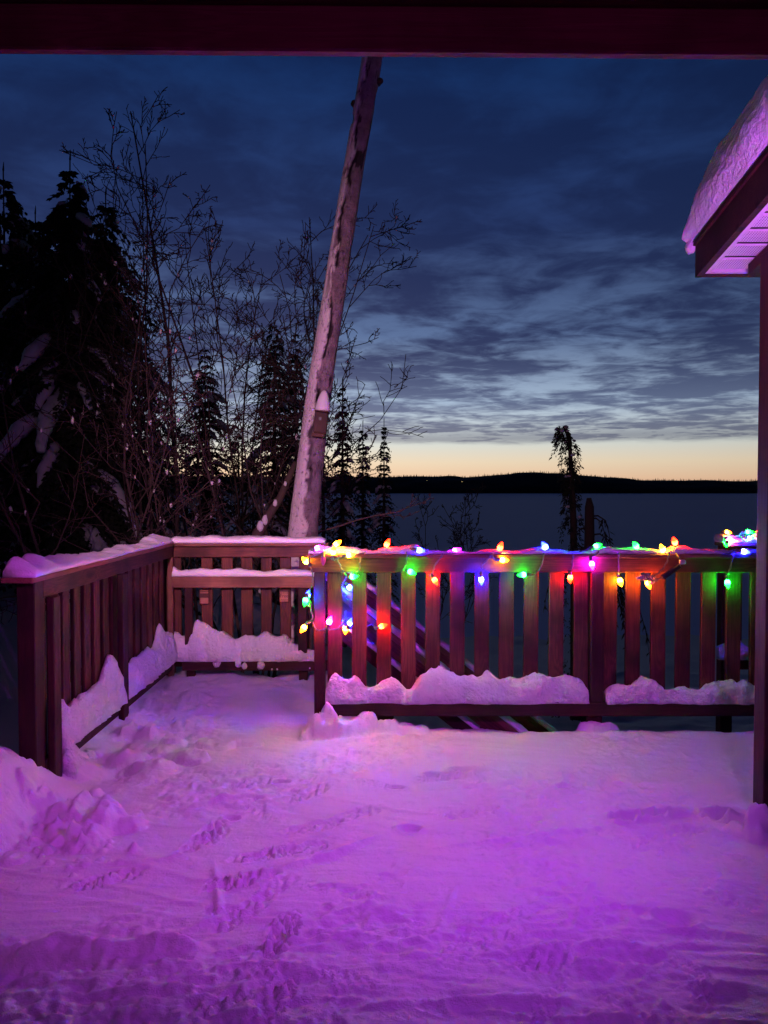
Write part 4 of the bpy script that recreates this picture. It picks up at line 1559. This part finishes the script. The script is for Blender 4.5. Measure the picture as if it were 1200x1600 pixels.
snowm *= 1 - 0.9 * sst(fbm(ZZ * 6 + 5, TT * 2.5, 135, 3), 0.55, 0.75) * sst(ZZ, 3.0, 3.6)
seam = np.exp(-((hs - 0.0) / 0.17) ** 4) * sst(fbm(ZZ * 3.1, TT * 0.8, 132, 3), -0.15, 0.10) * (0.55 + 0.45 * sst(ZZ, 1.6, 2.6))
spots = sst(fbm(ZZ * 5.0 + 9, TT * 1.6, 133, 3), 0.50, 0.66)
dark = np.clip(seam * 1.1 + 0.9 * spots * (1 - snowm), 0, 1)
Rr = RR * (1 + 0.03 * fbm(ZZ * 3, TT * 1.5, 134, 2)) + 0.016 * snowm - 0.006 * dark
BX = CX + Rr * np.cos(TT)
BYY = BD + Rr * np.sin(TT)
n1_, n2_ = ZZ.shape
idx = np.arange(n1_ * n2_).reshape(n1_, n2_)
nxt = np.roll(idx, -1, axis=1)
q = np.stack([idx[:-1], nxt[:-1], nxt[1:], idx[1:]], -1).reshape(-1, 4)
me = bpy.data.meshes.new('trunk')
me.from_pydata(np.stack([BX, BYY, ZZ], -1).reshape(-1, 3).tolist(), [], q.tolist())
me.polygons.foreach_set('use_smooth', [True] * len(me.polygons))
at = me.color_attributes.new('bark', 'FLOAT_COLOR', 'POINT')
at.data.foreach_set('color', np.stack([snowm, dark, snowm * 0, snowm * 0 + 1], -1).astype(np.float32).ravel())
me.update()
birch = empty('birch_tree', (pts[0][0].x, BD, tz(pts[0][0].x, BD)), 'tall leaning birch trunk with peeling snow plastered bark and a nest box', 'tree')
mesh_obj('trunk', me, M['birch'], birch)


def stub(xp, yp, s, side):
    p = px(xp, yp, BD)
    b = MB()
    b.lathe([(s * 1.5, -.02), (s * 1.15, .012), (s, .03), (s * .55, .042)], 10, Matrix.Translation(p) @ Matrix.Rotation(side * 1.15, 4, 'Y') @ Matrix.Rotation(.3, 4, 'X'))
    b.build('stub', M['bark_dark'], birch, True)


stub(555, 163, .030, -1)
stub(592, 128, .026, 1)
stub(489, 690, .026, -.2)
stub(494, 784, .028, .5)
stub(481, 760, .018, .0)
stub(488, 745, .016, .4)


class Twigs:
    """recursive bare branches, collected by thickness into trunk and branches"""
    def __init__(self, seed, trunk, limbs, snow=None, sp=0.0, mr=0.005):
        self.mr = mr
        self.r = random.Random(seed)
        self.t, self.l, self.s, self.sp = trunk, limbs, snow, sp

    def grow(self, p, d, L, r, lev, maxlev, up=0.07, spread=0.95, kids=4, wob=0.13, first=0.28):
        wob = wob * (2.3 if lev else 0.7)
        rg = self.r
        n = 7 if lev == 0 else (5 if lev == 1 else 4)
        P, Rr_ = [Vector(p)], [r]
        d = Vector(d).normalized()
        dd = []
        for i in range(n):
            d = (d + Vector((rg.gauss(0, wob), rg.gauss(0, wob), rg.gauss(0, wob * .7) + up * (0.6 if lev else .3)))).normalized()
            P.append(P[-1] + d * (L / n))
            Rr_.append(max(r * (1 - 0.80 * (i + 1) / n), self.mr * .75))
            dd.append(d.copy())
        (self.t if lev == 0 else self.l).tube(P, Rr_, 7 if lev == 0 else (5 if lev == 1 else 3), cap=False)
        if lev >= maxlev:
            return
        k = kids + (2 if lev == 0 else 0)
        for j in range(k):
            f = first + (1 - first) * (j + rg.random()) / k if lev == 0 else 0.15 + 0.85 * (j + rg.random()) / k
            i = min(n - 1, int(f * n))
            q = P[i].lerp(P[i + 1], f * n - i)
            ax = dd[i].orthogonal().normalized()
            ax.rotate(Matrix.Rotation(rg.uniform(0, 6.283), 3, dd[i]))
            nd = (dd[i] * 1.0 + ax * spread * rg.uniform(.55, 1.25)).normalized()
            cl = L * rg.uniform(.30, .58) * (1.12 - .80 * f)
            cr = Rr_[i] * rg.uniform(.42, .66)
            if self.s is not None and rg.random() < self.sp and lev < 2:
                s = max(cr * 2.4, .016) * rg.uniform(.7, 1.7)
                self.s.blob(q + Vector((nd.x * .02, nd.y * .02, s * .9)), (s * .75, s * .75, s * 1.5), rg, 0, 1, .35)
            self.grow(q, nd, cl, max(cr, self.mr), lev + 1, maxlev, up, spread, kids, wob / (2.3 if lev else 0.7), first)


def bare_tree(name, stems, label, seed, bark='bark_dark', maxlev=3, kids=4, snow=0.0, group='bare trees behind the deck', **kw):
    """stems: (px base x, depth, px top x, px top y, radius)"""
    x0, D0 = stems[0][0], stems[0][1]
    bx = (x0 - 600) * D0 / FPX
    e = empty(name, (bx, D0, tz(bx, D0)), label, 'tree' if name.endswith('tree') else 'shrub', group)
    tm, lm, sm = MB(), MB(), MB()
    tw = Twigs(seed, tm, lm, sm, snow, 0.0055 * (D0 / 8.0) ** .8)
    for (xb, D, xt, yt, r) in stems:
        X0 = (xb - 600) * D / FPX
        p0 = Vector((X0, D, tz(X0, D) - 0.1))
        p1 = px(xt, yt, D)
        tw.grow(p0, (p1 - p0), (p1 - p0).length * 1.02, r, 0, maxlev, kids=kids, **kw)
    tm.build('trunk', M[bark], e, True)
    lm.build('branches', M[bark], e, True)
    if sm.v:
        sm.build('snow', M['snow_soft'], e, True)['kind'] = 'stuff'
    return e


# crown of the birch, above the beam
tm, lm = MB(), MB()
tw = Twigs(77, tm, lm)
for i in range(6):
    t_ = i / 6
    p = p_hi[0] + Vector((.35, .1, 1.2)) * (0.3 + t_ * 1.6)
    a = i * 2.4
    tw.grow(p, (math.cos(a), math.sin(a), .8), 1.5 - .6 * t_, .03, 1, 3, kids=3)
lm.build('branches', M['bark_dark'], birch)

# nest box
nb = empty('nest_box', px(500, 682, BD - .2), 'small wooden nest box with round hole and a tall snow cap', 'nest box')
D_ = BD - 0.26
tl, brp = px(490.5, 644, D_), px(511, 679, D_)
cx_ = (tl.x + brp.x) / 2
tl_rot = (0, .10, 0)
M['box_wood'] = m_wood('nest_box_wood', (0.07, 0.034, 0.022), (0.14, 0.07, 0.035))
board('front_panel', (tl.x, D_, brp.z + .02), (brp.x, D_ + .014, tl.z), nb, 'box_wood', axis=2, tilt=tl_rot)
board('body', (tl.x + .004, D_ + .0145, brp.z + .012), (brp.x - .004, D_ + .125, tl.z - .004), nb, 'box_wood', axis=2, tilt=tl_rot)
board('base_board', (tl.x - .022, D_ - .006, brp.z - .022), (brp.x - .022, D_ + .12, brp.z + .012), nb, 'box_wood', axis=0, tilt=tl_rot)
board('roof', (tl.x + .006, D_ - .025, tl.z + .002), (brp.x + .018, D_ + .13, tl.z + .016), nb, 'box_wood', axis=0, tilt=tl_rot)
b = MB()
hp = px(500.5, 654, D_ - .002)
b.lathe([(.0165, -.004), (.0165, .004)], 16, Matrix.Translation(hp) @ Matrix.Rotation(math.pi / 2, 4, 'X'))
b.build('entrance_hole', M['black'], nb)
b = MB()
b.lathe([(.068, 0), (.070, .03), (.060, .09), (.046, .14), (.034, .17), (.02, .19), (.006, .20)], 18,
        Matrix.Translation((cx_ + .014, D_ + .055, tl.z + .014)) @ Matrix.Rotation(.10, 4, 'Y'))
b.build('snow_cap', M['snow_soft'], nb, True)

# ------------------------------------------------------------------ bare trees and shrubs
bare_tree('bare_tree', [(262, 11, 246, 175, .042), (240, 11, 300, 250, .03)], 'tallest bare tree left of the birch reaching up into the sky', 201, snow=.22, kids=6)
bare_tree('bare_tree', [(362, 12, 330, 330, .035), (372, 12, 420, 290, .034)], 'bare forked tree in the middle of the left thicket', 202, snow=.12, kids=6)
bare_tree('bare_tree', [(425, 12.5, 436, 345, .034), (418, 12.5, 392, 350, .026)], 'slim bare tree just left of the leaning birch', 203, kids=6, snow=.08)
bare_tree('bare_tree', [(300, 13, 215, 300, .03), (310, 13, 345, 375, .028)], 'bare tree standing before the first gap in the left spruces', 204, kids=6)
bare_tree('bare_tree', [(455, 10, 492, 430, .032)], 'bare stem rising close behind the birch on its left', 206, kids=6, maxlev=3)
bare_tree('bare_tree', [(470, 9.5, 535, 540, .034), (480, 9.5, 600, 590, .026)], 'bare tree whose twigs fan out right of the birch over the lake', 205, kids=6, up=-.02, first=.30)
bare_tree('bare_tree', [(285, 12, 268, 420, .03), (340, 12.3, 380, 470, .028), (330, 12.3, 310, 400, .026)], 'low many stemmed bare tree among the thicket stems', 211, kids=6, snow=.1)
bare_tree('bare_tree', [(405, 11.5, 440, 400, .028), (398, 11.5, 375, 380, .026)], 'bare two stemmed tree before the twin spruces', 212, kids=6, snow=.1)
bare_tree('bare_tree', [(215, 12, 205, 420, .028), (205, 12, 180, 520, .024)], 'bare tree in front of the spruce at the right of the largest', 213, kids=6, snow=.15)
bare_tree('bare_shrub', [(130, 8, 60, 560, .028), (142, 8, 120, 480, .024), (150, 8, 210, 560, .02)], 'nearest bare shrub with snow tufts at the left behind the railing', 207, 'bark_shrub', kids=5, snow=.24, up=.05)
bare_tree('bare_shrub', [(215, 8.5, 165, 430, .028), (222, 8.5, 240, 520, .024), (232, 8.5, 290, 620, .018)], 'reddish bare shrub beneath the tallest bare tree', 208, 'bark_shrub', kids=5, snow=.22, up=.05)
bare_tree('bare_shrub', [(385, 9, 360, 560, .026), (392, 9, 460, 640, .02), (380, 9, 300, 640, .018)], 'bare shrub low behind the back railing', 209, 'bark_shrub', kids=5, snow=.2, up=.03)
bare_tree('bare_shrub', [(690, 26, 690, 785, .03), (700, 26, 720, 778, .03), (685, 26, 665, 800, .025), (705, 26, 742, 812, .025)], 'small dark bare shrub standing alone by the lake', 210, kids=5, group='bare trees behind the deck')
# pale leaning stem beside the birch foot
e = empty('leaning_stem', (-1.5, 8.2, tz(-1.5, 8.2)), 'pale broken stem leaning left of the birch foot', 'tree stem')
b = MB()
b.tube([px(396, 880, 8.2), px(402, 835, 8.2), px(420, 805, 8.2), px(437, 780, 8.22), px(452, 745, 8.25), px(462, 722, 8.27)], [.07, .062, .05, .042, .036, .03], 10)
b.build('stem', M['bark_shrub'], e, True)
b = MB()
rg = random.Random(9)
for (xp, yp, s) in ((407, 822, .05), (414, 812, .045), (430, 786, .03), (446, 756, .022)):
    b.blob(px(xp, yp, 8.16), (s * .8, s * .7, s * 1.3), rg, 0, 2, .15)
b.build('snow', M['snow_soft'], e, True)['kind'] = 'stuff'
# long thin branch reaching right from behind the birch
e = empty('low_branch', px(500, 832, 8.0), 'long thin twig reaching right above the string lights', 'branch')
lm = MB()
tw = Twigs(31, lm, lm)
P = [px(x, y, 8.0) for (x, y) in ((478, 846), (500, 831), (530, 822), (560, 812), (590, 805), (617, 801), (640, 792), (655, 780))]
lm.tube(P, [.013, .012, .011, .010, .009, .008, .006, .003], 5)
for i in (4, 5, 5, 6):
    tw.grow(P[i], Vector((1, rg.uniform(-.3, .3), rg.uniform(-.8, .8))), .32, .005, 1, 3, up=0.0, kids=3)
lm.build('twigs', M['bark_shrub'], e, True)

# ------------------------------------------------------------------ spruces


def spruce(name, X, D, ztop, rad, label, seed, whorls, fol=1.0, snow=0.6, droop=0.55, lean=(0, 0), bent=0.0, shape=3.6, rag=(.85, 1.12), group='snowy spruces around the deck', nb=7, fine=1.0):
    z0 = tz(X, D)
    H = ztop - z0
    e = empty(name, (X, D, z0), label, 'tree', group)
    rg = random.Random(seed)
    fo, sn, tr = MB(), MB(), MB()

    def axis(t):
        b = bent * max(0, t - .72) ** 2 * 12
        return Vector((X + lean[0] * t + b * .25, D + lean[1] * t, z0 + H * t - abs(b) * .05))
    n = 14
    tr.tube([axis(i / n) for i in range(n + 1)], [max(.012, .016 * H * (1 - i / n)) for i in range(n + 1)], 7)
    tr.build('trunk', M['bark_dark'], e, True)
    for wI in range(whorls):
        t = 0.05 + 0.93 * (wI + rg.random() * .6) / whorls
        env = rad * (1 - math.exp(-(1 - t) * shape)) * rg.uniform(*rag) + 0.03
        for k in range(nb if t < .9 else 4):
            a = rg.uniform(0, 6.283)
            L = env * rg.uniform(.55, 1.2)
            dr = droop * rg.uniform(.6, 1.3)
            base = axis(t)
            steps = max(3, int(L / (.11 / fine)))
            side = Vector((-math.sin(a), math.cos(a), 0))
            outv = Vector((math.cos(a), math.sin(a), 0))
            pts_ = []
            for i in range(steps + 1):
                s = i / steps
                p = base + outv * (L * s) + Vector((0, 0, .10 * L * s - dr * L * s * s))
                pts_.append(p)
            for i in range(1, steps + 1):
                p = pts_[i]
                tang = (pts_[i] - pts_[i - 1]).normalized()
                for q_ in range(int(3 * fol) + 1):
                    sgn = rg.choice((-1, 1))
                    ln = rg.uniform(.07, .17) * (1.25 - .6 * i / steps) * (0.8 + .25 * rad) / (fine ** .5)
                    dv = (tang * rg.uniform(.3, 1.0) + side * sgn * rg.uniform(.2, 1.0) + Vector((0, 0, rg.uniform(-.9, .05)))).normalized() * ln
                    nrm = dv.cross(Vector((rg.uniform(-1, 1), rg.uniform(-1, 1), rg.uniform(-1, 1))))
                    if nrm.length < 1e-6:
                        continue
                    wv = nrm.normalized() * (ln * rg.uniform(.16, .28))
                    pm = p + dv * .55
                    fo.add([p - wv * .3, pm - wv, p + dv, pm + wv], [(0, 1, 2, 3)])
            if rg.random() < snow and L > .12:
                # snow lying along the sagging bough
                i0 = max(1, int(steps * rg.uniform(.2, .6)))
                P_ = [q + Vector((rg.gauss(0, .012), rg.gauss(0, .012), .03 + .02 * L)) for q in pts_[i0:]]
                if len(P_) >= 3:
                    m_ = len(P_)
                    w0 = (.03 + .06 * L) * rg.uniform(.6, 1.25)
                    sn.tube(P_, [w0 * (.25 + .95 * math.sin(math.pi * (.12 + .8 * q / (m_ - 1)))) * rg.uniform(.8, 1.2) for q in range(m_)], 7)
    # leader
    tp = axis(1.0)
    fo.tube([tp - Vector((0, 0, .05)), tp + Vector((.01, 0, .05 * rad + .03))], [.018, .004], 4)
    fo.build('crown', M['needle'], e)
    if sn.v:
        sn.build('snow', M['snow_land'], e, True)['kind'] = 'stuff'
    return e


def sp(xp, D, ytop, hw, *a, **k):
    """spruce by picture column, depth, top row and half width in pixels"""
    p = px(xp, ytop, D)
    return spruce('spruce_tree', p.x, D, p.z, hw * D / FPX, *a, **k)


sp(100, 13, 245, 165, 'largest snow laden spruce at the left edge', 301, 48, 3.2, .11, .7, nb=13, lean=(.1, 0), shape=3.2, rag=(.55, 1.25), fine=1.25)
sp(5, 14, 262, 125, 'snow laden spruce cut off by the left frame edge', 302, 44, 3.2, .12, .7, nb=12, shape=3.2, rag=(.55, 1.25), fine=1.25)
sp(55, 15.5, 330, 130, 'spruce filling the gap between the two nearest dark spruces', 317, 40, 3.0, .08, .7, nb=11, shape=3.2, rag=(.6, 1.2), fine=1.2)
sp(165, 14.5, 300, 115, 'spruce close behind the largest one on its right', 303, 42, 3.2, .08, .7, nb=12, shape=3.2, rag=(.55, 1.25), fine=1.25)
sp(215, 17, 520, 60, 'short spruce under the tallest bare tree', 304, 24, 1.2, .4, .6)
sp(262, 27, 615, 40, 'far small spruce left of the first bright gap', 305, 26, 1.0, .3, .6)
sp(320, 26, 535, 55, 'pointed spruce standing in the bright horizon gap', 306, 46, 2.0, .12, .6, nb=9, fine=1.7)
sp(428, 24, 490, 58, 'taller of the twin spruces left of the birch', 307, 48, 2.0, .12, .6, nb=9, fine=1.7)
sp(462, 25, 510, 50, 'shorter of the twin spruces left of the birch', 308, 46, 2.0, .12, .6, nb=9, fine=1.7)
sp(535, 22, 592, 31, 'spruce right beside the birch below the nest box', 309, 46, 2.0, .14, .7, nb=9, fine=1.7)
sp(567, 24, 658, 23, 'middle thin spruce right of the birch', 310, 46, 2.0, .14, .7, nb=9, fine=1.7)
sp(600, 25, 655, 25, 'thin dense spruce at the left end of the open lake', 311, 50, 2.0, .12, .7, nb=9, fine=1.7)
sp(290, 30, 640, 36, 'faint spruce right of the first far small one', 312, 24, 1.0, .2, .7)
sp(372, 28, 640, 40, 'low far spruce between the pointed spruce and the twins', 313, 24, 1.0, .2, .7)
sp(505, 26, 640, 36, 'far spruce half hidden behind the birch trunk', 314, 24, 1.0, .2, .7)
sp(395, 20, 720, 60, 'broad low spruce in the dark thicket behind the back railing', 315, 20, 1.3, .3, .6)
sp(250, 19, 700, 70, 'broad low spruce in the dark thicket behind the corner post', 316, 20, 1.3, .3, .6)
# the lone drooping spruce: hanging boughs under a heavy, hooked top
LD = 18.0
p = px(888, 668, LD)
z0 = tz(p.x, LD)
e = empty('spruce_tree', (p.x, LD, z0), 'lone narrow spruce with drooping snowy top over the lake', 'tree', 'snowy spruces around the deck')
b = MB()
b.tube([(p.x + .22, LD, z0 - .1), (p.x + .18, LD, z0 + (p.z - z0) * .4), (p.x + .12, LD, z0 + (p.z - z0) * .75), (p.x + .02, LD, p.z - .15), (p.x - .12, LD, p.z)], [.13, .10, .07, .04, .02], 8)
b.build('trunk', M['bark_dark'], e, True)
ROWS = [(664, 876, 886), (670, 870, 890), (678, 866, 892), (686, 866, 890), (690, 878, 900), (700, 870, 902), (710, 872, 903), (720, 876, 901), (730, 875, 899),
        (740, 880, 900), (750, 885, 898), (760, 884, 902), (770, 884, 902), (780, 882, 902), (790, 876, 904), (800, 878, 908), (812, 881, 909), (825, 885, 908),
        (840, 884, 910), (860, 880, 914), (900, 874, 922), (960, 865, 930), (1040, 860, 940), (1120, 862, 936)]
ry_ = [r[0] for r in ROWS]
rg = random.Random(41)
fo, sn = MB(), MB()
for i in range(230):
    yy = 664 + (rg.random() ** 1.5) * 470
    a0, a1 = np.interp(yy, ry_, [r[1] for r in ROWS]), np.interp(yy, ry_, [r[2] for r in ROWS])
    hw = (a1 - a0) / 2 * LD / FPX
    ang = rg.uniform(0, 6.283)
    rr = hw * (rg.random() ** .35) * rg.uniform(.55, 1.30)
    c = px((a0 + a1) / 2, yy, LD) + Vector((rr * math.cos(ang), rr * math.sin(ang), 0))
    o_ = Vector((math.cos(ang), math.sin(ang), 0))
    ln0 = rg.uniform(.10, .50)
    for k in range(22):                               # one hanging bough
        hf = rg.random()
        q0 = c + o_ * (.10 * hf * ln0 / .3) + Vector((0, 0, -ln0 * hf)) + Vector((rg.gauss(0, .018), rg.gauss(0, .018), 0))
        dv = (Vector((rg.gauss(0, .4), rg.gauss(0, .4), rg.uniform(-1, -.3))) + o_ * .35).normalized() * rg.uniform(.05, .12)
        wv = dv.cross(Vector((rg.uniform(-1, 1), rg.uniform(-1, 1), .3))).normalized() * rg.uniform(.008, .018)
        fo.add([q0 - wv * .3, q0 + dv * .5 - wv, q0 + dv, q0 + dv * .5 + wv], [(0, 1, 2, 3)])
    if rg.random() < .22:
        s_ = rg.uniform(.03, .07)
        sn.blob(c + Vector((0, 0, .02)), (s_, s_, s_ * .7), rg, 0, 1, .3)
fo.build('crown', M['needle'], e)
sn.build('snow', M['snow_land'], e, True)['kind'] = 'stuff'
# broken snag next to it
p = px(921, 778, 17)
e = empty('broken_snag', (p.x, 17, tz(p.x, 17)), 'broken tree snag with drooping branches beside the lone spruce', 'tree snag')
b = MB()
z0 = tz(p.x, 17)
b.tube([(p.x + .02, 17, z0 - .1), (p.x + .02, 17, z0 + (p.z - z0) * .5), (p.x, 17, p.z - .2), (p.x - .01, 17, p.z)], [.18, .14, .10, .05], 9)
b.build('trunk', M['bark_dark'], e, True)
b = MB()
fo = MB()
rg = random.Random(15)
for i in range(26):
    h = rg.uniform(.1, 1.9)
    a = rg.gauss(-.2, .7) if rg.random() < .75 else rg.uniform(2, 4)
    L = rg.uniform(.35, 1.0) * (0.5 + h * .45)
    q0 = Vector((p.x, 17, p.z - .25 - h * .9))
    o_ = Vector((math.cos(a), math.sin(a), 0))
    P = [q0, q0 + o_ * L * .4 + Vector((0, 0, .02)), q0 + o_ * L * .75 + Vector((0, 0, -.18 * L)), q0 + o_ * L * .92 + Vector((0, 0, -.75 * L)), q0 + o_ * L + Vector((0, 0, -1.25 * L))]
    b.tube(P, [.022, .018, .013, .009, .004], 4)
    for k in range(22):
        s = rg.uniform(.35, 1) * 4
        j = min(3, int(s))
        c = P[j].lerp(P[j + 1], s - j)
        dv = Vector((rg.uniform(-.4, .5), rg.uniform(-.4, .4), rg.uniform(-1, -.3))).normalized() * rg.uniform(.08, .2)
        wv = dv.cross(Vector((rg.uniform(-1, 1), rg.uniform(-1, 1), .2))).normalized() * .018
        fo.add([c - wv * .4, c + dv * .5 - wv, c + dv, c + dv * .5 + wv], [(0, 1, 2, 3)])
b.build('branches', M['bark_dark'], e, True)
fo.build('needles', M['needle'], e)
